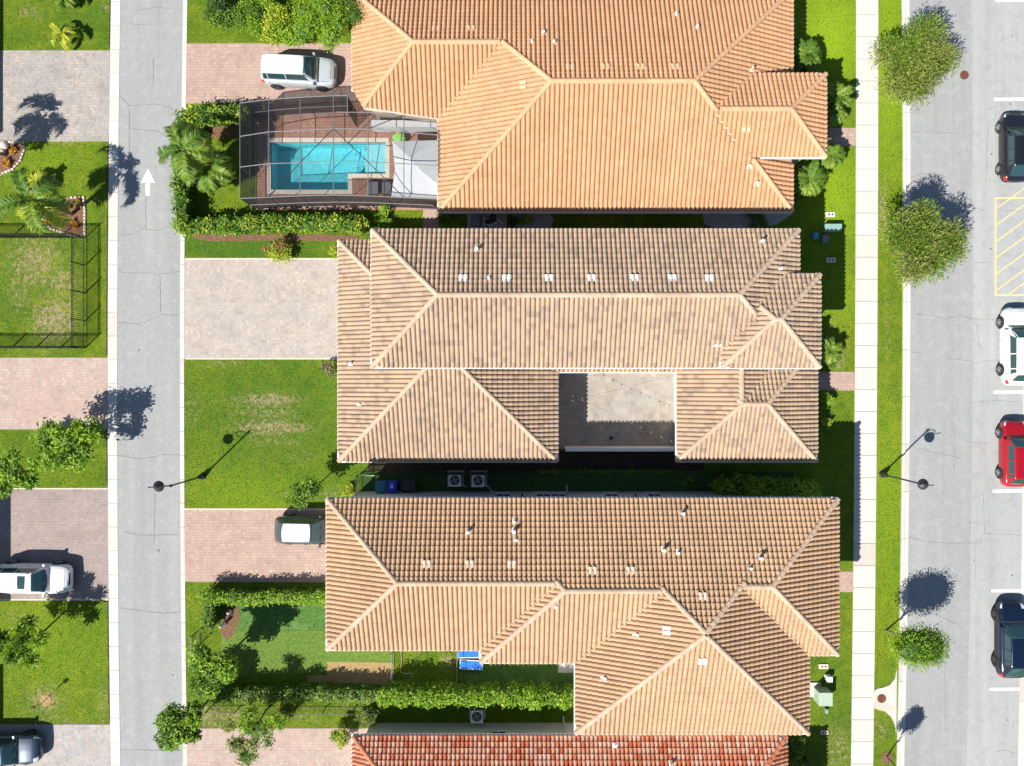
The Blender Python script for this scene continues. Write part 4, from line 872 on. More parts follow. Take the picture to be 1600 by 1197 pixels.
def palm(name, label, base_px, crown_px, zc, R_, nf=12, mat='frond', seed=0, lean=True, droop=.55, tr=.13, leaf=.62, mat2=None, group=None, mid=46):
    r = random.Random(seed); b = P(*base_px); c = Vector(P(*crown_px, zc)); root = empty(name, b, label, 'palm', group)
    B = Vector(b); MB().tube([B - Vector((0, 0, .05)), B.lerp(c, .4) + Vector((.03, 0, 0)), B.lerp(c, .8), c], tr, 9, r1=tr * .7).build('trunk', M['palm_bark'], root)
    for f in range(nf):
        az = 2 * math.pi * (f + r.uniform(-.25, .25)) / nf; el0 = r.uniform(.15, 1.0) if f % 2 else r.uniform(-.1, .5); L = R_ * r.uniform(.85, 1.15); d = Vector((math.cos(az), math.sin(az), 0)); s = Vector((-d.y, d.x, 0)); n = 9
        pts = []; p = c.copy(); e = el0
        for k in range(n + 1): pts.append(p.copy()); p = p + (d * math.cos(e) + Vector((0, 0, math.sin(e)))) * (L / n); e -= droop * (1.6 if k > 4 else 1) * r.uniform(.18, .3) * 1.4
        fb = MB(); fb.tube(pts, .022, 4, r1=.006, tint=.6); m_ = M[mat2] if (mat2 and r.random() < .4) else M[mat]; tb = r.uniform(.25, .75)
        for k in range(mid):
            t = .12 + .86 * k / mid; x = t * n; i = min(n - 1, int(x)); q = pts[i].lerp(pts[i + 1], x - i); tang = (pts[i + 1] - pts[i]).normalized(); upn = s.cross(tang)
            if upn.z < 0: upn = -upn
            for sd in (-1, 1):
                ll = leaf * (.45 + .9 * math.sin(math.pi * min(1, t * .9 + .08))) * r.uniform(.8, 1.1); dv = (s * sd * .82 + tang * .5 + upn * r.uniform(-.15, .4)).normalized(); wv = tang * .03
                m1 = q + dv * ll * .55; tip = q + dv * ll * .92 - Vector((0, 0, ll * r.uniform(.15, .4)))
                fb.add([q - wv, q + wv, m1 + wv * 1.3, m1 - wv * 1.3, tip], [(0, 1, 2, 3), (3, 2, 4)], min(1, max(0, tb + r.uniform(-.25, .25))))
        fb.build('frond', m_, root)
    return root
# palms
palm('palm_tree', 'yellow-green palm leaning over the stone edged triangular flower bed', (112, 335), (52, 312), 4.3, 2.7, 9, 'frond', 3, leaf=.62, droop=.75, mat2='frond_yellow')
palm('palm_tree', 'palm past the left edge standing in the round orange flower bed', (8, 243), (-80, 212), 4.4, 2.6, 8, 'frond', 4, leaf=.6, droop=.75)
palm('palm_tree', 'big green palm overhanging the alley beside the pool cage', (322, 262), (286, 233), 4.2, 2.7, 9, 'frond', 8, leaf=.55, droop=.7)
palm('palm_tree', 'yellowing bushy palm next to the corner of the pool cage', (345, 282), (325, 262), 2.7, 2.0, 12, 'frond_yellow', 9, leaf=.55, mat2='frond', tr=.1)
palm('palm_plant', 'small thin palm on the top left lawn with one sharp shadow', (108, 54), (97, 52), 1.0, 1.2, 8, 'frond_yellow', 12, leaf=.22, tr=.05, mid=26)
palm('palm_plant', 'small yellow feathery palm on lawn between driveway and leaning palm', (60, 285), (55, 283), .9, 1.1, 8, 'frond_yellow', 13, leaf=.3, tr=.05, mid=26)
palm('palm_plant', 'small palm at the top edge of the left lawn', (104, -6), (100, -7), 1.0, 1.0, 8, 'frond', 14, leaf=.3, tr=.05, mid=26)
for k, (bx, by, cx, cy, R_, lb) in enumerate(((1252, 92, 1262, 84, 1.3, 'bushy green palm beside the top right corner of the orange roof'), (1296, 152, 1306, 150, 1.25, 'dark narrow palm right of the orange roof above the footpath'), (1290, 240, 1300, 242, 1.1, 'small palm just below the pink footpath of the orange house'), (1252, 282, 1264, 280, 1.45, 'spiky bright palm beside the lower right of the orange roof'))):
    palm('palm_plant', lb, (bx, by), (cx, cy), 1.5, R_, 15, 'frond', 20 + k, leaf=.34, tr=.07, mid=30, droop=.5)
palm('palm_plant', 'second dark palm under the narrow palm beside the orange roof', (1297, 172), (1306, 174), 1.3, 1.15, 13, 'frond', 31, leaf=.32, tr=.06, mid=26)
palm('palm_plant', 'leafy palm plant touching the footpath at the right of the beige roof', (1285, 545), (1298, 548), 1.2, 1.15, 13, 'frond', 33, leaf=.32, tr=.06, mid=26)
bush('shrub', 'dense shrub at the foot of the spiky bright palm', 'shrub', 1258, 300, .8, 1.0, 'leaf_green', 900, .2, seed=3)
bush('shrub', 'dense shrub at the foot of the bushy palm by the orange roof corner', 'shrub', 1258, 104, .7, .8, 'leaf_green', 900, .2, seed=4)
bush('shrub', 'fresh green upright shrub below the footpath of the beige house', 'shrub', 1294, 628, .62, 1.2, 'leaf_bright', 1000, .16, seed=5)
bush('shrub', 'low lime green clipped shrub below the upright green shrub', 'shrub', 1294, 660, .5, .7, 'leaf_yellow', 700, .1, seed=6)
bush('shrub', 'small leafy shrub under the palm plant by the beige house', 'shrub', 1296, 568, .5, .7, 'leaf_green', 500, .16, seed=7)
# street trees
tree('street_tree', 'round olive green street tree nearest the top edge of the verge', 'tree', (1388, 122), (1425, 100), 2.6, 2.85, ['leaf_olive', 'leaf_olive', 'leaf_green'], 24000, .26, .09, 4.2, 20, 1.15, 1.1, 'street trees along the verge', 1, outward=True, shell=.02, up=.6)
tree('street_tree', 'wide olive street tree halfway down throwing spiky shadow on the asphalt', 'tree', (1392, 395), (1440, 382), 3.0, 2.85, ['leaf_olive', 'leaf_olive', 'leaf_green'], 24000, .26, .09, 4.2, 20, 1.15, 1.1, 'street trees along the verge', 2, outward=True, shell=.02, up=.6)
tree('street_tree', 'small dense street tree with long egg shaped shadow on the asphalt', 'tree', (1384, 985), (1421, 1000), 2.2, 1.75, ['leaf_green', 'leaf_bright'], 9500, .20, .07, 3.2, 10, 1.1, 2.6, 'street trees along the verge', 3, outward=True, shell=.3, dark_core=.6)
tree('street_tree', 'bottom edge street tree with staked trunk in a round brown mulch ring', 'tree', (1386, 1182), (1411, 1215), 3.0, 1.0, 'leaf_green', 4000, .16, .05, 3.0, 10, .5, 1.0, 'street trees along the verge', 4, outward=True, shell=.3, dark_core=.6)
MB().cyl(P(1386, 1184, .0), .42, .40, .03, 20).build('mulch_ring', M['mulch'])['kind'] = 'structure'
MB().cyl(P(72, 1094, .0), .42, .38, .03, 16).build('mulch_ring', M['straw'])['kind'] = 'structure'
tree('sapling', 'thin leaning sapling in a bare ring on the lower left lawn', 'tree', (64, 1100), (52, 1105), 1.5, .3, 'leaf_olive', 160, .12, .025, 2.5, 4, .2, .3, seed=9)
# left lawn trees
tree('frangipani_tree', 'broad leafy tree between the pink and brown driveways, nearest the road', 'tree', (128, 690), (112, 692), 2.6, 2.3, ['leaf_green', 'leaf_bright', 'leaf_bright'], 2900, .34, .07, 2.8, 18, .66, .7, seed=11, shell=.1, ell=1.1)
tree('frangipani_tree', 'leafy tree at the left edge beside the brown driveway corner', 'tree', (50, 735), (25, 740), 2.5, 1.9, ['leaf_green', 'leaf_bright', 'leaf_bright'], 1900, .36, .07, 2.8, 12, .55, .6, seed=12, shell=.1)
tree('frangipani_tree', 'loose spiky leaved tree on the lawn below the white car', 'tree', (70, 985), (33, 1003), 2.7, 2.1, ['leaf_green', 'leaf_bright'], 2300, .40, .07, 3.6, 12, .6, .6, seed=13, outward=True, shell=.1)
# top cluster by the silver car
bush('shrub', 'dark green shrub at the top left of the silver car driveway', 'shrub', 345, 20, 1.4, 1.9, ['leaf_dark', 'leaf_green'], 2600, .2, seed=20, nb=9)
bush('shrub', 'mid green shrub between the dark shrub and the yellow shrub', 'shrub', 398, 26, 1.55, 1.9, ['leaf_green', 'leaf_bright'], 3600, .15, seed=21, nb=9)
bush('shrub', 'bright yellow variegated shrub above the silver car', 'shrub', 442, 36, 1.6, 2.3, ['leaf_yellow', 'leaf_bright'], 4200, .2, seed=22, nb=9)
bush('shrub', 'light green shrub at the very top edge behind the yellow shrub', 'shrub', 400, -8, 1.4, 2.0, 'leaf_bright', 2500, .16, seed=24, nb=8)
tree('garden_tree', 'bright green fine leaved tree touching the orange roof corner', 'tree', (518, 50), (513, 28), 3.0, 2.5, ['leaf_bright', 'leaf_green', 'leaf_bright'], 9500, .15, .08, 2.5, 16, .8, 1.0, seed=23, dark_core=.5)
# pool hedge (U shape)
hedge('clipped hedge above the pool cage along the silver car driveway', [(296, 176), (374, 172)], 2.0, 1.25, 'leaf_green', .2, 110, mat2='leaf_yellow')
hedge('tall hedge running down the alley edge left of the pool cage', [(281, 178), (278, 220), (276, 290), (281, 352)], 2.0, 1.15, 'leaf_green', .2, 100)
hedge('long bright hedge running under the pool cage', [(282, 350), (350, 349), (430, 346), (500, 345), (562, 350)], 1.7, 1.25, 'leaf_green', .21, 110, mat2='leaf_yellow')
bush('shrub', 'reddish yellow flowering shrub at the top edge of the beige driveway', 'shrub', 434, 389, 1.25, 1.1, ['leaf_mixred', 'leaf_yellow'], 1300, .2, 2.6, 9, seed=25, shell=.2, dark=.25)
bush('shrub', 'pale green shrub beside the beige roof top left corner', 'shrub', 522, 392, .5, .7, 'leaf_yellow', 450, .16, seed=26, dark=.3)
bush('shrub', 'pink flowering shrub beside the beige driveway lower corner', 'shrub', 515, 575, .75, 1.0, ['leaf_pink', 'leaf_olive'], 700, .17, seed=27, dark=.3, ell=.7)
bush('shrub', 'low grassy shrub at the right end of the pool hedge', 'shrub', 598, 341, .9, .8, 'leaf_bright', 900, .16, seed=28, dark=.4)
bush('shrub', 'yellow green ground shrub next to the gate above the tan roof', 'shrub', 545, 768, .6, .5, 'leaf_yellow', 500, .14, seed=29, dark=.3)
tree('garden_tree', 'small round tree on the lawn above the black car', 'tree', (488, 765), (479, 770), 2.4, 1.2, 'leaf_green', 1700, .24, .05, 2.0, 10, .52, .7, seed=30, shell=.2)
# tan house back yard
hedge('bright clipped hedge along the pink driveway of the tan house', [(318, 935), (400, 937), (508, 935)], 1.7, 1.0, 'leaf_bright', .16, 190)
hedge('dark short hedge along the left side of the tan house yard', [(324, 942), (322, 982)], 1.7, .95, 'leaf_green', .18, 150)
tree('garden_tree', 'large glossy tree at the left side of the artificial turf yard', 'tree', (350, 1030), (332, 1046), 3.2, 2.0, ['leaf_green', 'leaf_bright'], 4800, .30, .09, 2.6, 15, .72, 1.0, seed=31, shell=.3, dark_core=.45)
tree('garden_tree', 'dark glossy bush tree hanging over the alley kerb', 'tree', (310, 1112), (285, 1128), 3.0, 1.85, ['leaf_green', 'leaf_green', 'leaf_bright'], 4600, .3, .08, 2.4, 12, .75, .9, seed=32, shell=.4, dark_core=.6)
hedge('low hedge on the left half of the yard bottom fence line', [(335, 1090), (420, 1090), (500, 1088), (596, 1092)], 1.7, 1.05, 'leaf_green', .18, 110, mat2='leaf_olive')
hedge('thick lime green hedge on the right half of the yard bottom', [(600, 1092), (680, 1093), (760, 1094), (828, 1094), (893, 1096)], 2.3, 1.25, 'leaf_bright', .18, 190)
tree('garden_tree', 'airy light tree over the lowest pink driveway', 'tree', (415, 1110), (397, 1140), 2.6, 2.4, ['leaf_green', 'leaf_bright', 'leaf_olive'], 4200, .22, .06, 2.8, 16, .6, .7, seed=33, shell=.1)
bush('shrub', 'tall yellow green shrub at the corner of the red roof', 'shrub', 534, 1148, .95, 1.5, ['leaf_yellow', 'leaf_olive'], 1300, .18, 2.2, 8, seed=34, shell=.2, dark=.3, ell=.8)
bush('shrub', 'brown twiggy shrub between the hedge and the red roof', 'shrub', 572, 1124, .9, 1.2, ['leaf_olive', 'leaf_dark'], 900, .16, 2.5, 8, seed=35, shell=.1, dark=0)
# shaded side yard between beige and tan houses
hedge('dark shaded row of shrubs along the right end of the side yard', [(1135, 762), (1180, 764), (1225, 767), (1268, 772)], 2.3, 1.75, 'leaf_bright', .2, 170)
bush('shrub', 'dark shrub at the left end of the shaded shrub row', 'shrub', 1135, 748, .9, 1.3, 'leaf_dark', 900, .18, seed=36)
bush('shrub', 'yellow speckled plant in the dark corner of the side yard', 'shrub', 1075, 750, .6, .6, 'leaf_yellow', 120, .12, seed=37, dark=0)
hedge('very low sunlit hedge edge along the shaded side yard', [(842, 737), (940, 737), (1052, 737)], .45, .4, 'leaf_bright', .1, 90)
bush('shrub', 'yellow rosette plants beside the pool equipment', 'shrub', 822, 343, .55, .6, 'leaf_yellow', 260, .2, seed=38, dark=.4)
bush('shrub', 'round dark shrub in the shaded gap beside the pool equipment', 'shrub', 803, 344, .55, .9, 'leaf_dark', 700, .14, seed=39)
bush('shrub', 'low shaded groundcover shrub in the gravel under the orange eave', 'shrub', 1188, 343, .95, .55, 'leaf_green', 1100, .11, seed=40, ell=1.4)
bush('shrub', 'blue green spiky plant behind the pool cage door', 'shrub', 697, 340, .6, .9, 'leaf_green', 300, .4, 7, seed=41, dark=0)
bush('shrub', 'dark foliage at the right of the red roof by the tan wall', 'shrub', 1245, 1165, .95, 1.3, ['leaf_dark', 'leaf_green'], 1300, .18, seed=42)
bush('shrub', 'dark green shrub at the bottom edge right of the red roof', 'shrub', 1247, 1190, .8, 1.1, ['leaf_dark', 'leaf_yellow'], 900, .18, seed=43)
# flower beds of the left yards
def stone_ring(label, pts, step=5.2):
    c = P(sum(p[0] for p in pts) / len(pts), sum(p[1] for p in pts) / len(pts)); root = empty('flower_bed', c, label, 'flower bed'); r = random.Random(len(pts))
    MB().prism(pxpoly(pts), .0, .025).build('mulch', M['mulch'], root)
    n = len(pts)
    for i in range(n):
        a, b = pts[i], pts[(i + 1) % n]; L = math.hypot(b[0] - a[0], b[1] - a[1]); m_ = max(1, int(L / step))
        for k in range(m_):
            x, y = a[0] + (b[0] - a[0]) * k / m_, a[1] + (b[1] - a[1]) * k / m_
            if x < -6: continue
            p = P(x, y); MB().box((p[0], p[1], .05), (step / SC * .9, r.uniform(.13, .17), .1), math.atan2(-(b[1] - a[1]), b[0] - a[0]) + r.uniform(-.1, .1), top=.82).build('edging_stone', M['rock'], root)
    return root
stone_ring('round flower bed with stone edging at the left edge below the gray driveway', [(-30, 230), (-5, 222), (37, 223), (38, 236), (32, 252), (20, 265), (0, 273), (-30, 276)])
stone_ring('triangular stone edged flower bed at the foot of the leaning palm', [(68, 343), (78, 330), (95, 316), (112, 309), (131, 309), (133, 330), (133, 371), (112, 368), (80, 358)])
for k, (x, y, lb) in enumerate(((20, 233, 'orange flowers at the top of the round bed'), (10, 255, 'orange flowers at the bottom of the round bed'), (101, 324, 'orange flowers at the top of the triangular bed'), (76, 345, 'orange flowers at the left point of the triangular bed'), (114, 351, 'orange flowers at the bottom right of the triangular bed'), (120, 318, 'dark leafy plant with orange tips by the bed top corner'))):
    bush('flower_clump', lb, 'flowers', x, y, .45, .35, ['leaf_orange', 'leaf_orange'] if k < 5 else ['leaf_dark', 'leaf_orange'], 260, .12, 1.8, 6, 'orange flower clumps', 50 + k, dark=.3)
for x, y, lb in ((4, 238, 'pale round boulder in the round flower bed'), (8, 228, 'smaller pale boulder at the top of the round flower bed')):
    p = P(x, y); o = MB().lathe((p[0], p[1], 0), [(.28, 0), (.30, .12), (.22, .24), (.08, .3)], 9).build('boulder', M['rock']); tag(o, lb, 'rock')
# ------------------------------------------------------------------ fences
def picket_fence(label, pts, h=1.5, step=.13, post=1.85, double=True, rail=.035):
    W = [Vector(P(x, y)[:2]) for x, y in pts]; root = empty('picket_fence', (W[0].x, W[0].y, 0), label, 'fence'); pk = mk('picket', *(lambda b: (b.v, b.f))(MB().box((0, 0, h / 2), (.024, .024, h))), M['metal_black'])
    loc = Vector(root.location); cnt = 0; st = MB()
    for A, B in zip(W[:-1], W[1:]):
        L = (B - A).length; d = (B - A) / L; rz = math.atan2(d.y, d.x)
        for z in (.18, h - .18, h - .03): MB().box(((A.x + B.x) / 2, (A.y + B.y) / 2, z), (L, rail, rail), rz).build('rail', M['metal_black'], root)
        n = int(L / step)
        for i in range(n + 1):
            p = A + d * i * L / n
            if cnt < 300: o = put('picket', pk, root); o.location = (p.x - 0, p.y, 0); cnt += 1
            else: st.box((p.x, p.y, h / 2), (.024, .024, h))
        m_ = max(1, round(L / post))
        for i in range(m_ + 1):
            p = A + d * i * L / m_; MB().box((p.x, p.y, h / 2 + .04), (.06, .06, h + .08)).build('post', M['metal_black'], root)
    if st.v: st.build('picket', M['metal_black'], root)['kind'] = 'stuff'
    return root
picket_fence('black metal picket fence enclosing the dry lawn at left', [(-60, 372), (133, 372), (133, 544), (-60, 544)])
picket_fence('black metal picket fence around the bin corner of the side yard', [(562, 775), (564, 740), (592, 738)], 1.4)
picket_fence('dark picket fence beside the hedge on the left of the turf yard', [(311, 985), (311, 1008)], 1.3)
picket_fence('long dark picket fence along the side yard below the beige house', [(592, 738), (700, 738), (842, 738)], 1.3, .14)
def low_fence(label, pts, h, mat, step=2.0):
    W = [Vector(P(x, y)[:2]) for x, y in pts]; root = empty('chain_fence', (W[0].x, W[0].y, 0), label, 'fence')
    for A, B in zip(W[:-1], W[1:]):
        L = (B - A).length; d = (B - A) / L; rz = math.atan2(d.y, d.x)
        for z in (.1, h): MB().box(((A.x + B.x) / 2, (A.y + B.y) / 2, z), (L, .022, .022), rz).build('rail', mat, root)
        for i in range(int(L / step) + 1): p = A + d * min(L, i * step); MB().box((p.x, p.y, h / 2), (.05, .05, h)).build('post', mat, root)
        st = MB()
        for i in range(int(L / .12)): p = A + d * i * .12; st.box((p.x, p.y, h / 2), (.012, .012, h))
        st.build('picket', mat, root)['kind'] = 'stuff'
    return root
low_fence('gray metal fence running below the bottom hedges', [(330, 1104), (600, 1106)], 1.0, M['metal_dark'])
low_fence('thin gray wire fence dividing the straw patch from the lawn', [(615, 1016), (614, 1082)], .9, M['metal_gray'])
low_fence('thin dark wire fence beside the blue sun loungers', [(715, 1016), (714, 1084)], .5, M['metal_gray'])

# ------------------------------------------------------------------ street lamps
def lamp(label, base_px, side, reach):
    b = Vector(P(*base_px)); root = empty('street_lamp', tuple(b), label, 'street lamp', 'black double kinked street lamps'); x, y = b.x, b.y
    MB().lathe((x, y, 0), [(.24, 0), (.24, .08), (.19, .12), (.17, .5), (.13, .58), (.11, .7), (.09, .75)], 14).build('lamp_base', M['metal_black'], root)
    MB().cyl((x, y, .7), .06, .05, 3.75, 10).build('pole', M['metal_black'], root)
    MB().lathe((x, y, 4.4), [(.09, 0), (.1, .08), (.05, .14), (.02, .3)], 10).build('finial', M['metal_black'], root)
    ex = x + side * reach; ey = y - .12; am = MB(); am.tube([(x, y, 4.25), (x + side * reach * .3, y - .03, 4.55), (x + side * reach * .75, y - .09, 4.62), (ex, ey, 4.5), (ex, ey, 4.3)], .028, 6)
    am.tube([(x, y, 3.9), (x + side * reach * .5, y - .05, 4.1), (x + side * reach * .8, y - .09, 4.45)], .018, 5); am.build('arm', M['metal_black'], root)
    sh = MB().lathe((ex, ey, 3.92), [(.36, 0), (.35, .03), (.27, .14), (.15, .24), (.09, .30), (.06, .40)], 22).build('lamp_shade', M['metal_dark'], root, smooth=False)
    MB().lathe((ex, ey, 3.72), [(.12, 0), (.2, .08), (.24, .2)], 14).build('lamp_globe', M['lamp_clear'], root)
    MB().tube([(ex, ey, 4.25), (ex + side * .3, ey, 4.3), (ex + side * .45, ey, 4.38)], .025, 6, r1=.04).build('ornament', M['metal_black'], root)
lamp('black street lamp on the grass verge leaning out over the right street', (1378, 741), 1, .5)
lamp('black street lamp on the lawn by the alley with hooked arm', (317, 744), -1, 1.05)

# ------------------------------------------------------------------ cars
def car(label, pos, ang, L, W, Hh, paint, roofpaint=None, hood=.22, ws=.37, rr=.84, rb=.95, hatch=True, sunroof=False, rails=False, rimm='rim', clad=None, group=None, wheel=.35, cat='car', belt=.60, taper=1.0, panor=False):
    root = empty('parked_car', (pos[0], pos[1], pos[2]), label, cat, group, ang); mp = M[paint]; mr = M[roofpaint or paint]; zb0 = Hh * belt
    S = [0, .012, .035, .08, .15, .25, .4, .6, .8, .9, .955, .985, 1]; HWf = [.60, .76, .88, .95, .985, .995, 1, 1, .99, .955, .90, .80, .66]
    TZ = [.60, .70, .79, .86, .91, .965, 1, 1.02, 1.03, 1.0, .95, .88, .72]; BZ = [.40, .34, .28, .24, .22, .2, .2, .2, .22, .25, .30, .34, .42]
    def sm(s_, arr): return float(np.interp(s_, S, arr)) * .5 + float(np.interp(max(0, s_ - .008), S, arr)) * .25 + float(np.interp(min(1, s_ + .008), S, arr)) * .25
    def body(s_, t):
        hw = W / 2 * sm(s_, HWf); zt = zb0 * sm(s_, TZ); zb = sm(s_, BZ)
        K = [(0, -.88, zb), (.08, -.965, zb + .05), (.18, -1.0, zb + (zt - zb) * .45), (.26, -.985, zb + (zt - zb) * .8), (.31, -.93, zt - .05), (.35, -.85, zt - .008), (.42, -.5, zt + .018), (.5, 0, zt + .032)]
        tt = t if t <= .5 else 1 - t; sg = 1 if t <= .5 else -1
        y = float(np.interp(tt, [k[0] for k in K], [k[1] for k in K])) * sg; z = float(np.interp(tt, [k[0] for k in K], [k[2] for k in K]))
        # wheel arches bulge a little
        bul = .012 * (math.exp(-((s_ - .19) / .07) ** 2) + math.exp(-((s_ - .80) / .07) ** 2)) * (1 if .1 < tt < .3 else 0)
        nose = .0
        return Vector(((.5 - s_) * L, y * (hw + bul) * -1, z))
    g0, g1, g2, g3 = hood, ws, rr, rb
    def gh(s_, t):
        zt = zb0 * sm(s_, TZ) - .01; top = Hh - .03
        zr = float(np.interp(s_, [g0, g0 + .3 * (g1 - g0), g1 - .015, g1 + .05, (g1 + g2) / 2, g2, g3], [0, .38, .93, .985, 1.0, .955, .0 if hatch else .0]))
        z1 = zt + (top - zt) * zr; wb = W / 2 * .87 * float(np.interp(s_, [g0, g0 + .06, .6, g2, g3], [.93, .985, 1, .98, .86 * taper])); wr = wb - (z1 - zt) * .33
        tt = t if t <= .5 else 1 - t; sg = 1 if t <= .5 else -1
        if tt < .25: f = tt / .25; y = wb + (wr - wb) * f; z = zt + (z1 - .035 * zr - zt) * f
        else: f = (tt - .25) / .25; y = wr * (1 - f) ** 1.0; z = z1 - .035 * zr + (.035 * zr + .03) * math.sin(f * math.pi / 2) ** .7
        return Vector(((.5 - s_) * L, y * sg, z))
    def patch(fn, s0, s1, t0, t1, off, ns, ntt, mb=None, s_of=None, tint=.5, th=0):
        mb = mb or MB(); V = []
        for i in range(ns + 1):
            for j in range(ntt + 1):
                a0, a1 = (s0, s1)
                t = t0 + (t1 - t0) * j / ntt
                if s_of: a0, a1 = s_of(j / ntt)
                s_ = a0 + (a1 - a0) * i / ns
                p = fn(s_, t); e = 2e-3; du = fn(min(1, s_ + e), t) - fn(max(0, s_ - e), t); dv = fn(s_, min(1, t + e)) - fn(s_, max(0, t - e)); n = du.cross(dv)
                if n.length > 0: n.normalize()
                c = Vector((p.x, 0, .6)); 
                if n.dot(p - c) < 0: n = -n
                V.append(tuple(p + n * off))
        F = [(i * (ntt + 1) + j, i * (ntt + 1) + j + 1, (i + 1) * (ntt + 1) + j + 1, (i + 1) * (ntt + 1) + j) for i in range(ns) for j in range(ntt)]
        return mb.add(V, F, tint)
    def fin(mb, name, mat, par=root, smooth=True): return mb.build(name, mat, par, smooth, world=False)
    Bd = patch(body, 0, 1, 0, 1, 0, 44, 40)
    # end caps
    nt_ = 40
    for s_ in (0, 1): Bd.add([tuple(body(s_, j / nt_)) for j in range(nt_ + 1)], [tuple(range(nt_ + 1))])
    fin(Bd, 'body', mp)
    G = patch(gh, g0, g3, 0, 1, 0, 40, 40); fin(G, 'cabin', mp)
    fin(patch(gh, 0, 0, .262, .738, .006, 20, 16, s_of=lambda q: (g1 + .008 + .018 * (abs(q - .5) * 2) ** 3, g2 - .005 - .022 * (abs(q - .5) * 2) ** 3)), 'roof_panel', mr)
    gl = M['glass_dark']
    fin(patch(gh, 0, 0, .2, .8, .008, 10, 14, s_of=lambda q: (g0 + .012 + .03 * (abs(q - .5) * 2) ** 2, g1 + .0 + .012 * (abs(q - .5) * 2) ** 2 - .002)), 'windshield', gl)
    fin(patch(gh, 0, 0, .24, .76, .008, 8, 12, s_of=lambda q: (g2 + .012, g3 - .016 - .012 * (abs(q - .5) * 2) ** 2)), 'rear_window', gl)
    for sd in (0, 1):
        for a, b in ((g1 - .045, (g1 + g2) / 2 - .035), ((g1 + g2) / 2 - .022, g2 - .075), (g2 - .062, g2 + .0)):
            t0, t1 = (.05, .222) if sd == 0 else (.95, .778)
            fin(patch(gh, a, b, t0, t1, .007, 5, 4, s_of=lambda q, a=a, b=b: (a + (.05 * q if a < g1 else 0), b - (.02 * q if b > g2 - .01 else 0))), 'side_window', gl)
    if sunroof: fin(patch(gh, g1 + .07, g1 + (.34 if panor else .17), .33, .67, .012, 5, 8), 'sunroof', gl)
    rb_ = MB()
    for t in (.33, .38, .43, .57, .62, .67): patch(gh, g1 + .04, g2 - .04, t - .004, t + .004, .016, 12, 1, rb_)
    if not sunroof: fin(rb_, 'roof_rib', mr)
    wp = MB()
    for t0_, t1_ in ((.30, .46), (.52, .68)): wp.tube([tuple(gh(g0 + .02, t0_) + Vector((0, 0, .03))), tuple(gh(g0 + .045, t1_) + Vector((0, 0, .03)))], .012, 4)
    fin(wp, 'wiper', M['trim_black'])
    # hood seams, headlights, grille, tail lights
    hb = MB()
    for t in (.365, .635): patch(body, .05, g0 - .01, t - .0018, t + .0018, .004, 12, 1, hb)
    patch(body, .052, .055, .365, .635, .004, 1, 12, hb); fin(hb, 'hood_seam', M['trim_black'])
    fin(patch(body, g0 - .016, g0 + .012, .34, .66, .006, 2, 12), 'wiper_cowl', M['trim_black'])
    for s1, s2 in ((.30, .40), (.60, .70)):
        fin(patch(body, .018, .075, s1 - .02 if s1 < .5 else s1, s2 - .06 if s1 < .5 else s2 - .02 + .02 - .06 + .04, .008, 5, 5), 'headlight', M['lamp_clear'])
    for t0, t1 in ((.22, .33), (.67, .78)): fin(patch(body, .935, .985, t0, t1, .008, 4, 5), 'tail_light', M['lamp_red'])
    fin(patch(body, .002, .014, .40, .60, .006, 2, 8), 'grille', M['trim_black'])
    for sd in (1, -1):
        for k, s_ in enumerate((g1 + .12, (g1 + g2) / 2 + .12)):
            p = body(s_, .26 if sd == -1 else .74); MB().box((p.x, p.y + (-.01 if p.y < 0 else .01), p.z), (.18, .03, .03)).build('door_handle', mp if k < 9 else mp, root, world=False)
        yy = sd * (W / 2 * .93 + .1); xx = (.5 - g0 - .055) * L; MB().box((xx, yy, zb0 + .08), (.16, .22, .14), 0.15 * sd, top=.75).build('mirror', mp, root, world=False)
        sb = MB()
        for s_ in (g1 + .01, (g1 + g2) / 2 - .028, g2 - .06): patch(body, s_, s_ + .003, *((.08, .34) if sd == -1 else (.66, .92)), .004, 1, 6, sb)
        fin(sb, 'door_seam', M['trim_black'])
        if clad: fin(patch(body, .03, .97, *((.02, .17) if sd == -1 else (.83, .98)), .012, 24, 3), 'cladding', M['trim_black'])
        else: fin(patch(body, .1, .9, *((.01, .06) if sd == -1 else (.94, .99)), .006, 12, 2), 'sill', M['trim_black'])
        if rails:
            r0, r1 = (gh(g1 + .03, .27 if sd == 1 else .73), gh(g2 - .03, .27 if sd == 1 else .73)); m_ = (r0 + r1) / 2
            MB().tube([tuple(r0 + Vector((0, 0, .01))), tuple(r0 + Vector((-.12, 0, .055))), (m_.x, m_.y, max(r0.z, r1.z) + .06), tuple(r1 + Vector((.12, 0, .055))), tuple(r1 + Vector((0, 0, .01)))], .018, 5).build('roof_rail', M['trim_black'] if paint != 'paint_white' else M['rim'], root, world=False)
        for s_ in (.19, .80):
            x = (.5 - s_) * L; y = sd * (W / 2 - .085); 
            ar = MB(); n = 24; V = []
            for r_, yo in ((wheel + .075, W / 2 + .004), (wheel + .0, W / 2 + .018), (.02, W / 2 + .012)):
                V += [(x + r_ * math.cos(2 * math.pi * i / n), sd * yo, wheel + r_ * math.sin(2 * math.pi * i / n)) for i in range(n)]
            V = [(a, b, max(.16, c)) for a, b, c in V]
            ar.add(V, [(i, (i + 1) % n, n + (i + 1) % n, n + i) for i in range(n)] + [(n + i, n + (i + 1) % n, 2 * n + (i + 1) % n, 2 * n + i) for i in range(n)]); fin(ar, 'wheel_arch', M['trim_black'])
            wl = put('wheel', (lambda b: mk('wheel', b.v, b.f, M['tyre'], smooth=True))(MB().lathe((0, 0, 0), [(wheel * .66, -.12), (wheel * .92, -.115), (wheel, -.08), (wheel, .08), (wheel * .93, .115), (wheel * .66, .125), (wheel * .62, .09)], 26)), root, False)
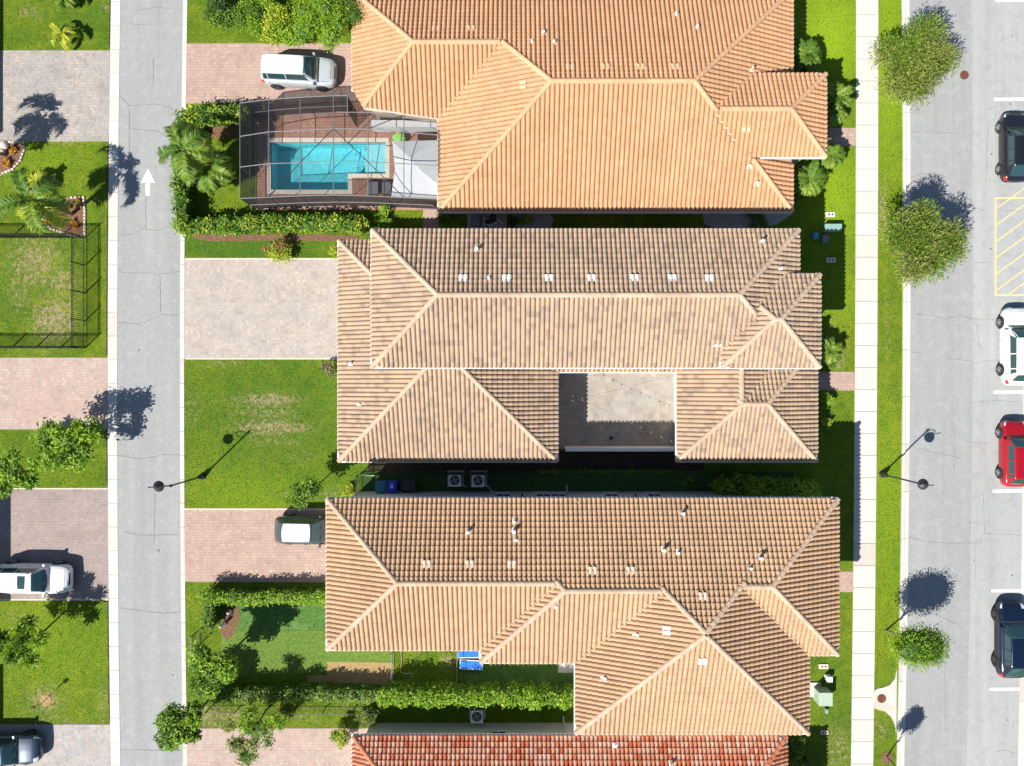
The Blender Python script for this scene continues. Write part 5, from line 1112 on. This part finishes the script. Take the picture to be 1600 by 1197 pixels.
            wl.location = (x, y + sd * .025, wheel); wl.rotation_euler = (-R(90) * sd, 0, 0)
            rm = MB().lathe((0, 0, 0), [(wheel * .66, .07), (wheel * .68, .118), (wheel * .61, .12), (wheel * .58, .08), (.02, .075)], 22)
            for k in range(5):
                a = 2 * math.pi * k / 5; rm.box((math.cos(a) * wheel * .33, math.sin(a) * wheel * .33, .1), (wheel * .55, .055, .03), a)
            rm.cyl((0, 0, .085), .05, .045, .035, 10); rmo = rm.build('rim', M[rimm], wl, world=False)
    MB().box((-.5 * L + .01, 0, .62), (.02, .5, .13)).build('number_plate', M['plastic_white'], root, world=False)
    return root
def cpos(px, py, z=.9): x, y, _ = P(px, py, z); return (x, y, .022)
car('silver sport utility car on the pink driveway above the pool cage', cpos(466, 111, .8), R(-2.5), 5.1, 1.98, 1.85, 'paint_silver', 'paint_white', .22, .37, .93, .985, rails=False, rimm='rim_dark', wheel=.38, cat='car')
car('black car with white roof backing out from the tan roof eave', cpos(480, 829, .9), R(-1), 4.55, 1.95, 1.72, 'paint_darkgray', 'paint_white', .24, .40, .83, .965, rails=False, wheel=.36, cat='car')
car('white car with sunroof on the brown driveway at the left edge', cpos(48, 905, .9), R(-1), 5.2, 2.0, 1.75, 'paint_white', None, .24, .39, .88, .97, sunroof=True, rails=True, wheel=.37, cat='car')
car('slate blue car cut by the bottom left corner on a gray driveway', cpos(4, 1172, .85), R(0), 5.0, 2.0, 1.7, 'paint_slate', None, .25, .40, .86, .97, rails=True, wheel=.38, cat='car', rimm='rim_dark')
gk = 'cars parked along the right kerb'
car('black hatchback parked at the kerb, nearest the top', (P(1580.5, 0, .3)[0], P(0, 229, .8)[1], .022), R(90), 4.75, 1.85, 1.55, 'paint_black', None, .24, .40, .80, .955, group=gk, wheel=.34, rails=False)
car('white car parked at the kerb below the yellow hatched bay', (P(1583, 0, .3)[0], P(0, 541, .8)[1], .022), R(90), 5.35, 1.95, 1.65, 'paint_white', None, .25, .40, .86, .965, group=gk, wheel=.36, rails=True)
car('bright red hatchback parked at the kerb below the white car', (P(1580, 0, .3)[0], P(0, 709, .8)[1], .022), R(90), 4.55, 1.80, 1.55, 'paint_red', None, .23, .39, .86, .965, group=gk, wheel=.34)
car('navy blue car with black lower sides parked at the kerb, nearest the bottom', (P(1575, 0, .3)[0], P(0, 1001, .8)[1], .022), R(90), 5.2, 1.95, 1.6, 'paint_navy', None, .25, .42, .80, .97, group=gk, wheel=.37, clad=True, rimm='rim_dark', panor=True)

# ------------------------------------------------------------------ pool, deck and screen cage
deck = sheet('pool_deck', [(402, 172), (700, 172), (700, 327), (402, 327)], .06, M['paver_deck'])
# cut-out: the pool sits in a real basin, so the deck is built as a frame of four sheets instead
bpy.data.objects.remove(deck)
def deckpart(x0, y0, x1, y1, mat='paver_deck', z=.06): sheet('pool_deck', [(x0, y0), (x1, y0), (x1, y1), (x0, y1)], z, M[mat])
deckpart(402, 160, 700, 223); deckpart(402, 297, 700, 328); deckpart(402, 223, 424, 297); deckpart(603, 223, 700, 297); deckpart(544, 272, 603, 297)
pool = empty('swimming_pool', P(514, 260), 'L shaped turquoise swimming pool under the screen cage', 'pool')
def pbox(x0, y0, x1, y1, z0, z1, name, mat):
    a = P(x0, y0); b = P(x1, y1); return MB().box(((a[0] + b[0]) / 2, (a[1] + b[1]) / 2, (z0 + z1) / 2), (b[0] - a[0], a[1] - b[1], z1 - z0)).build(name, M[mat], pool)
pbox(424.2, 223.2, 570, 296.8, -1.45, -1.25, 'basin_floor', 'plaster'); pbox(570, 223.2, 602.8, 271.8, -.45, -.22, 'sun_shelf', 'plaster_pale')
for a in ((422, 221, 605, 223.2), (422, 296.8, 546, 299), (422, 221, 424.2, 299), (602.8, 221, 605, 274), (544, 271.8, 605, 274), (543.8, 272, 546, 299)): pbox(*a, -1.4, -.09, 'basin_wall', 'plaster')
pbox(569.5, 223.2, 571.5, 271.8, -1.3, -.24, 'shelf_edge', 'plaster')
for k in range(8): pass
wt = MB(); pl = pxpoly([(424, 223), (603, 223), (603, 272), (544, 272), (544, 297), (424, 297)]); wt.add([(x, y, -.07) for x, y in pl][::-1], [tuple(range(6))])
wo_ = wt.build('water_surface', M['water'], pool)
for x0, y0, x1, y1 in ((424, 216, 608, 223), (424, 297, 551, 303.5), (418, 216, 424, 303.5), (603, 223, 609, 278), (544, 272, 603, 278), (544, 278, 551, 297)):
    vert = (y1 - y0) > (x1 - x0); n = max(1, int(((y1 - y0) if vert else (x1 - x0)) / 12))
    for k in range(n):
        if vert: a, b = (x0, y0 + (y1 - y0) * k / n + .12), (x1, y0 + (y1 - y0) * (k + 1) / n - .12)
        else: a, b = (x0 + (x1 - x0) * k / n + .12, y0), (x0 + (x1 - x0) * (k + 1) / n - .12, y1)
        pbox(a[0], a[1], b[0], b[1], .0, .09, 'coping_stone', 'coping')
for k in range(18):
    y = 226 + random.random() * 42; x = 552 + random.choice([0, 6, 12, 17.5]) + random.uniform(-1, 1); p = P(x, y); MB().box((p[0], p[1], -.19 if x > 570 else -.9), (.07, .07, .03), .4).build('pool_inlay', M['plastic_blue'], pool)
# cage
cage = empty('pool_cage', P(530, 250), 'gray framed insect screen cage over the swimming pool', 'screen cage')
ZE, ZT = 2.75, 3.3
def Q(x, y, z): return Vector(P(x, y, z))
O = {'tl': (375, 161, ZE), 't1': (420, 155.5, ZE), 't2': (469, 152, ZE), 't3': (521, 149.5, ZE), 't4': (543, 150, ZE), 'e4': (543, 175.5, ZE), 'f3': (521, 175.5, ZE)}
top = [Q(375, 161, ZE), Q(420, 155.5, ZE), Q(469, 152, ZE), Q(521, 149.5, ZE), Q(543, 149.5, ZE), Q(543, 174.5, ZE), Q(575, 175.5, ZE), Q(631, 179.5, ZE), Q(685, 185.5, ZE)]
bot = [Q(375, 310, ZE), Q(420, 308, ZE), Q(469, 306, ZE), Q(521, 305, ZE), Q(575, 306, ZE), Q(631, 308.5, ZE), Q(685, 311, ZE)]
xs_ = [375, 420, 469, 521, 575, 631, 685]; yt = [161, 155.5, 152, 149.5, 175.5, 179.5, 185.5]; yb = [310, 308, 306, 305, 306, 308.5, 311]
r1y = [213, 206, 203.5, 201, 201.5, 206, 211]; r2y = [261, 255.5, 254, 252, 253, 256, 259]
zz = {0: ZE, 1: ZE + .35, 2: ZE + .35, 3: ZE}
grid = [[Q(x, (yt, r1y, r2y, yb)[j][i], ZE + (0 if (j in (0, 3) or i == 0) else .35)) for j in range(4)] for i, x in enumerate(xs_)]
def beam(a, b, name='beam', wd=.042, mat='metal_gray'): MB().bar(tuple(a), tuple(b), wd).build(name, M[mat], cage)
for i in range(7):
    for j in range(3): beam(grid[i][j], grid[i][j + 1])
for i in range(6):
    for j in range(4):
        if j == 0 and i >= 3: continue
        beam(grid[i][j], grid[i + 1][j])
g4 = [Q(543, 149.5, ZE), Q(543, 175, ZE), Q(521, 175, ZE + .01)]
beam(Q(521, 149.5, ZE), g4[0]); beam(g4[0], g4[1]); beam(g4[2], grid[4][0]); beam(grid[4][0], grid[5][0]); beam(grid[5][0], grid[6][0])
for a, b in (((1, 3), (2, 2)), ((2, 2), (3, 1)), ((3, 1), (4, 2)), ((4, 2), (5, 3)), ((4, 1), (5, 0)), ): beam(grid[a[0]][a[1]], grid[b[0]][b[1]], 'brace', .04, 'metal_dark')
def wall_run(ptsT):
    for k, p in enumerate(ptsT):
        beam(p, Vector((p.x, p.y, .05)), 'post')
    for p, q in zip(ptsT[:-1], ptsT[1:]):
        a, b = Vector((p.x, p.y, .08)), Vector((q.x, q.y, .08)); beam(a, b, 'rail'); m1, m2 = p.lerp(a, .62), q.lerp(b, .62); beam(m1, m2, 'rail', .045)
        MB().add([tuple(a), tuple(b), tuple(q), tuple(p)], [(0, 1, 2, 3)]).build('screen_panel', M['screen'], cage)
wall_run([grid[0][j] for j in (3, 2, 1, 0)]); wall_run([g for g in (grid[0][0], grid[1][0], grid[2][0], grid[3][0], g4[0], g4[1])]); wall_run([grid[i][3] for i in range(7)])
for i in range(6):
    for j in range(3):
        A, B, C_, D = grid[i][j], grid[i + 1][j], grid[i + 1][j + 1], grid[i][j + 1]
        if j == 0 and i == 3: A = g4[2]; 
        MB().add([tuple(p) for p in (A, D, C_, B)], [(0, 1, 2), (0, 2, 3)]).build('screen_panel', M['screen'], cage)
MB().add([tuple(p) for p in (Q(521, 149.5, ZE), g4[2], g4[1], g4[0])], [(0, 1, 2, 3)]).build('screen_panel', M['screen'], cage)
# white canopy over the patio, folded along a diagonal
cn = empty('patio_canopy', P(650, 268), 'white fabric canopy with folds at the right end of the pool', 'canopy')
a = Q(613, 221, 2.0); b = Q(686, 219, 2.15); c = Q(686, 290, 2.5); d = Q(686, 312, 2.2); e = Q(611, 309, 1.95); f = Q(617, 264, 2.1)
m1 = Q(640, 246, 2.5); m2 = Q(660, 268, 2.55)
V = [tuple(p) for p in (a, b, c, d, e, f, m1, m2)] ; nV = len(V); V += [(x, y, z - .02) for x, y, z in V]
F = [(0, 6, 1), (6, 7, 1), (7, 2, 1), (0, 5, 6), (5, 4, 6), (6, 4, 7), (4, 3, 7), (7, 3, 2)]
MB().add(V, F + [tuple(q + nV for q in f_)[::-1] for f_ in F]).build('fabric', M['canvas_white'], cn)
for p in (a, e, b, d): MB().tube([(p.x, p.y, .05), tuple(p)], .035, 8).build('pole', M['metal_white'], cn)
o = MB().prism([P(580, 187.5, 1.0)[:2], P(686, 188, 1.0)[:2], P(686, 198.5, 1.0)[:2], P(580, 198, 1.0)[:2]], .06, 1.0).build('lit_wall_box', M['canvas_white']); tag(o, 'long white box added for the lit wall along the top side of the pool deck', 'wall strip')  # white box added to stand for a lit strip of wall
o = MB().lathe(P(623, 217, .5), [(.05, 0), (.42, .02), (.46, .06), (.3, .12), (.1, .13)], 7).build('pool_float', M['lime']); tag(o, 'lime green float lying beside the top of the white canopy', 'pool float')
def lounge(name, label, px0, py0, px1, py1, mat, h=.35, rz=0, cat='sun lounger', group=None, frame='metal_white', back=True):
    a = P(px0, py0, h); b = P(px1, py1, h); cx, cy = (a[0] + b[0]) / 2, (a[1] + b[1]) / 2; L, Wd = b[0] - a[0], a[1] - b[1]; root = empty(name, (cx, cy, 0), label, cat, group, rz)
    f = MB()
    for s_ in (-1, 1): f.box((0, s_ * Wd / 2, h), (L, .05, .05)); f.box((s_ * L / 2, 0, h), (.05, Wd, .05))
    f.build('frame', M[frame], root, world=False)
    for sx in (-1, 1):
        for sy in (-1, 1): MB().box((sx * (L / 2 - .12), sy * (Wd / 2 - .0), h / 2), (.04, .04, h)).build('leg', M[frame], root, world=False)
    MB().box((.12 * L, 0, h + .035), (L * .74, Wd - .08, .03)).build('seat_sling', M[mat], root, world=False)
    MB().box((-.37 * L, 0, h + .09), (L * .24, Wd - .1, .04)).build('headrest', M[mat], root, world=False); return root
lounge('sun_lounger', 'blue sun lounger tucked closest to the tan roof eave', 716, 1015, 748, 1027.5, 'canvas_blue', group='blue sun loungers')
lounge('sun_lounger', 'blue sun lounger lying slightly turned just below the other blue lounger', 719, 1032, 754, 1045.5, 'canvas_blue', rz=R(-3), group='blue sun loungers')
lounge('patio_chair', 'gray patio chair left of the white canopy under the pool cage', 575.5, 283, 591, 304, 'metal_gray', cat='chair', frame='metal_dark', group='gray patio chairs')
lounge('patio_chair', 'gray patio chair squeezed against the white canopy edge', 597, 283, 611, 304, 'metal_gray', cat='chair', frame='metal_dark', group='gray patio chairs')

# ------------------------------------------------------------------ bins, air conditioners, boxes
def bin_(label, px, py, mat, mark=False):
    x, y, _ = P(px, py, 1.05); root = empty('wheeled_bin', (x, y, 0), label, 'bin', 'wheeled bins')
    V = [(sx * a, sy * b, z) for z, a, b in ((.08, .25, .28), (.98, .32, .37)) for sx, sy in ((-1, -1), (1, -1), (1, 1), (-1, 1))]
    MB().add([(x + p[0], y + p[1], p[2]) for p in V], [(3, 2, 1, 0), (4, 5, 6, 7), (0, 1, 5, 4), (1, 2, 6, 5), (2, 3, 7, 6), (3, 0, 4, 7)]).build('container', M[mat], root)
    lid = MB(); lid.box((x, y, 1.01), (.70, .80, .05)); lid.box((x, y, 1.05), (.58, .66, .04), top=.9); lo = lid.build('lid', M[mat], root)
    if mark:
        k = MB()
        for i in (-1, 1):
            for j in (-1, 1): k.box((x + i * .055, y + j * .065, 1.075), (.09, .11, .006))
        k.build('label_print', M['plastic_white'], lo)
    MB().tube([(x - .3, y - .42, .98), (x + .3, y - .42, .98)], .02, 6).build('handle', M[mat], root)
    for s_ in (-1, 1): MB().tube([(x + s_ * .24, y - .3, .12), (x + s_ * .30, y - .3, .12)], .12, 12).build('wheel', M['tyre'], root)
bin_('dull teal wheeled bin in the shaded side yard, the left of the pair', 594, 760.5, 'plastic_teal'); bin_('bright blue wheeled bin with a pale square print on its lid', 612, 760, 'plastic_blue', True)
def ac(label, px, py, s=.85, h=.9):
    x, y, _ = P(px, py, h); root = empty('air_conditioner', (x, y, 0), label, 'air conditioner', 'outdoor air conditioners')
    MB().box((x, y, .04), (s + .3, s + .3, .08)).build('pad', M['concrete'], root); MB().box((x, y, .08 + (h - .1) / 2), (s, s, h - .1)).build('casing', M['metal_gray'], root)
    fr = MB(); n = 28; V = []
    MB().cyl((x, y, h - .018), s * .40, s * .40, .02, 28).build('fan_well', M['metal_dark'], root)
    t = MB()
    for sx, sy, a, b in ((0, .44, 1, .12), (0, -.44, 1, .12), (.44, 0, .12, .76), (-.44, 0, .12, .76)): t.box((x + sx * s, y + sy * s, h - .003), (a * s, b * s, .05))
    for sx in (-1, 1):
        for sy in (-1, 1): t.box((x + sx * s * .33, y + sy * s * .33, h - .001), (.16 * s, .16 * s, .045), R(45))
    t.build('top_frame', M['plastic_white'], root)
    for k in range(4):
        a = k * math.pi / 2 + .4; MB().box((x + math.cos(a) * .17 * s, y + math.sin(a) * .17 * s, h + .01), (.32 * s, .13 * s, .012), a + .35).build('fan_blade', M['metal_gray'], root)
    g = MB()
    for r_ in (.12, .24, .36):
        pts = [(x + r_ * s * math.cos(q * math.pi / 12), y + r_ * s * math.sin(q * math.pi / 12), h + .045) for q in range(25)]; g.tube(pts, .005, 4)
    g.cyl((x, y, h + .02), .07, .07, .035, 12); g.build('grille', M['metal_gray'], root)
    return root
ac('left air conditioner unit in the shaded side yard of the tan house', 710.5, 750.5); ac('right air conditioner unit in the shaded side yard of the tan house', 747, 751); ac('air conditioner unit beneath the lime hedge beside the red roof', 745, 1120, .85, .9)
for k, (a, b, lb) in enumerate((((719, 754), (729, 762), 'white drain pipe running from the left air conditioner'), ((757, 754), (770, 769), 'white drain pipe running from the right air conditioner'))):
    o = MB().tube([P(*a, .5), P(*b, .2)], .03, 6).build('drain_pipe', M['plastic_white']); tag(o, lb, 'pipe')
o = MB(); o.box(P(638, 758, .4), (.9, .7, .8)); x = empty('storage_box', P(638, 758), 'dark storage box beside the bright blue bin', 'box'); x_ = o.build('box_body', M['metal_black'], x); MB().box(P(638, 758, .83), (.96, .76, .06)).build('lid', M['metal_dark'], x)
o = MB().prism([P(565, 739)[:2], P(598, 739)[:2], P(592, 746)[:2], P(590, 741)[:2], P(565, 741)[:2]], .9, .95).build('gate_flag', M['lime']); tag(o, 'pale green strip sheet hooked on the side yard corner fence', 'sheet')
# pool equipment
pe = empty('pool_pump', P(760, 343), 'cluttered pool pump and filter equipment in the dark gap', 'pool equipment')
MB().lathe(P(770, 343), [(.25, .1), (.27, .5), (.2, .8), (.05, .85)], 14).build('filter_tank', M['metal_dark'], pe)
MB().box(P(743, 345, .35), (.62, .75, .7)).build('heater', M['metal_gray'], pe)
pp = MB(); 
for a, b in (((756, 342), (766, 342)), ((775, 340), (785, 350)), ((758, 350), (772, 353)), ((756, 338), (757, 356)), ((764, 352), (765, 358)), ((770, 350), (778, 348))): pp.tube([P(*a, .5), P(*b, .5)], .035, 6)
pp.build('pipes', M['plastic_white'], pe); MB().box(P(762, 348, .2), (.3, .5, .3)).build('motor', M['metal_black'], pe)
def ubox(name, label, px, py, w_, d_, h, mat, cat='utility box', pad=None, cap=True, rz=0, slope=False):
    x, y, _ = P(px, py, h); root = empty(name, (x, y, 0), label, cat)
    if pad: MB().box((x + pad[0], y + pad[1], .05), (pad[2], pad[3], .1)).build('pad', M['concrete'], root)
    MB().box((x, y, h * .45 + .03), (w_ * .94, d_ * .94, h * .9), rz).build('cabinet', M[mat], root)
    if cap: MB().box((x, y, h - .02), (w_, d_, .07), rz, top=.95).build('lid', M[mat], root)
    MB().box((x - w_ * .48, y, h * .5), (.02, .05, .12), rz).build('latch', M['metal_dark'], root)
    return root
ubox('utility_box', 'large pale green transformer cabinet on a concrete pad by the sidewalk', 1290.5, 1093, .95, .95, 1.0, 'util_green', pad=(-.45, .25, 1.0, 1.0))
ubox('utility_box', 'long teal utility cabinet on the lawn beside the orange house', 1303, 355, 1.15, .48, .6, 'util_teal')
ubox('utility_box', 'small white utility box above the pale green transformer', 1297, 1062, .36, .38, .5, 'plastic_white')
ubox('utility_box', 'small light blue utility box in the shade of the beige house', 1275, 368, .32, .45, .35, 'util_blue')
ubox('utility_box', 'small dark gray utility box left of the sunlit lawn edge', 1290, 373, .42, .55, .25, 'metal_gray')
ubox('utility_marker', 'tiny green marker post below the pale green transformer', 1292, 1112, .16, .3, .3, 'util_teal', 'marker')
def meter(label, px, py, s=.65):
    x, y, _ = P(px, py); root = empty('meter_cover', (x, y, 0), label, 'meter cover', 'concrete meter covers'); b = MB(); b.box((x, y, .04), (s, s * .52, .08), top=.95); b.build('slab', M['coping'], root)
    for k in (-1, 1): MB().cyl((x + k * .12, y, .078), .07, .07, .012, 10).build('hole', M['metal_dark'], root)
meter('pale meter cover in the sun above the long teal cabinet', 1297, 335.5); meter('pale meter cover in deep shade near the beige roof', 1298, 406.5); meter('pale meter cover just below the right roof corner of the tan house', 1286.5, 1041); meter('pale meter cover beside the lower right corner of the tan roof', 1288, 1144, .5)
# string lights over the courtyard
def strings(label, a, b, za, zb, n=9, sag=.25):
    A = Vector(P(*a, za)); B = Vector(P(*b, zb)); root = empty('string_lights', tuple(A), label, 'string lights', 'string lights over the courtyard'); pts = []
    for i in range(25): t = i / 24; p = A.lerp(B, t); p.z -= sag * 4 * t * (1 - t); pts.append(p)
    MB().tube([tuple(p) for p in pts], .006, 4).build('cable', M['metal_dark'], root)
    for k in range(n):
        t = (k + .5) / n; p = A.lerp(B, t); p.z -= sag * 4 * t * (1 - t); MB().lathe((p.x, p.y, p.z - .14), [(.015, 0), (.035, .03), (.035, .06), (.018, .1), (.018, .13)], 8).build('bulb', M['bulb'], root)
strings('string of bulbs slanting down across the middle of the courtyard', (872, 608), (1058, 693), 2.7, 2.7, 12); strings('string of bulbs along the low courtyard wall', (884, 702), (1058, 700), 2.6, 2.6, 12, .1); strings('string of bulbs rising towards the upper right of the courtyard', (872, 632), (1056, 586), 2.7, 2.7, 12)
o = MB().lathe(P(955, 684), [(.10, 0), (.14, .18), (.13, .22)], 10).build('plant_pot', M['metal_dark']); tag(o, 'small dark pot on the shaded courtyard paving', 'pot')
# small yard things
tr_ = empty('plant_trellis', P(435, 950), 'small dark metal plant frame in front of the bright hedge', 'plant frame'); 
for a, b in (((428, 950), (448, 950)), ((448, 950), (456, 958))): MB().tube([P(*a, .6), P(*b, .6)], .02, 5).build('bar', M['metal_black'], tr_)
for q in ((428, 950), (448, 950)): MB().tube([P(*q, 0), P(*q, .6)], .02, 5).build('leg', M['metal_black'], tr_)
c2 = empty('clothes_rack', P(682, 1018), 'dark folding rack at the eave on the back lawn', 'rack')
for a, b in (((668, 1017), (698, 1017)), ((668, 1017), (652, 1027)), ((668, 1017), (669, 1029)), ((698, 1017), (697, 1029)), ((698, 1017), (712, 1024))): MB().tube([P(*a, .7), P(*b, .4)], .02, 5).build('bar', M['metal_black'], c2)
for q in ((669, 1020), (697, 1020)): MB().tube([P(*q, 0), P(*q, .65)], .02, 5).build('leg', M['metal_black'], c2)
hs = MB().tube([P(*q, .03) for q in ((626, 1017), (628, 1035), (626, 1050), (632, 1053), (642, 1052), (644, 1056), (640, 1064), (645, 1070), (643, 1080))], .018, 5).build('garden_hose', M['rock']); tag(hs, 'pale garden hose curling over the back lawn', 'hose')
st_ = MB().lathe(P(351, 974), [(.14, 0), (.16, .1), (.08, .35), (.13, .5), (.1, .7), (.03, .8)], 10).build('garden_statue', M['gutter_white']); tag(st_, 'pale garden statue in the mulch inside the dark hedge corner', 'statue')
st_ = MB().lathe(P(360, 955), [(.12, 0), (.14, .15), (.06, .3), (.1, .42), (.03, .5)], 10).build('garden_statue', M['metal_white']); tag(st_, 'small white figure beside the bright hedge corner', 'statue')
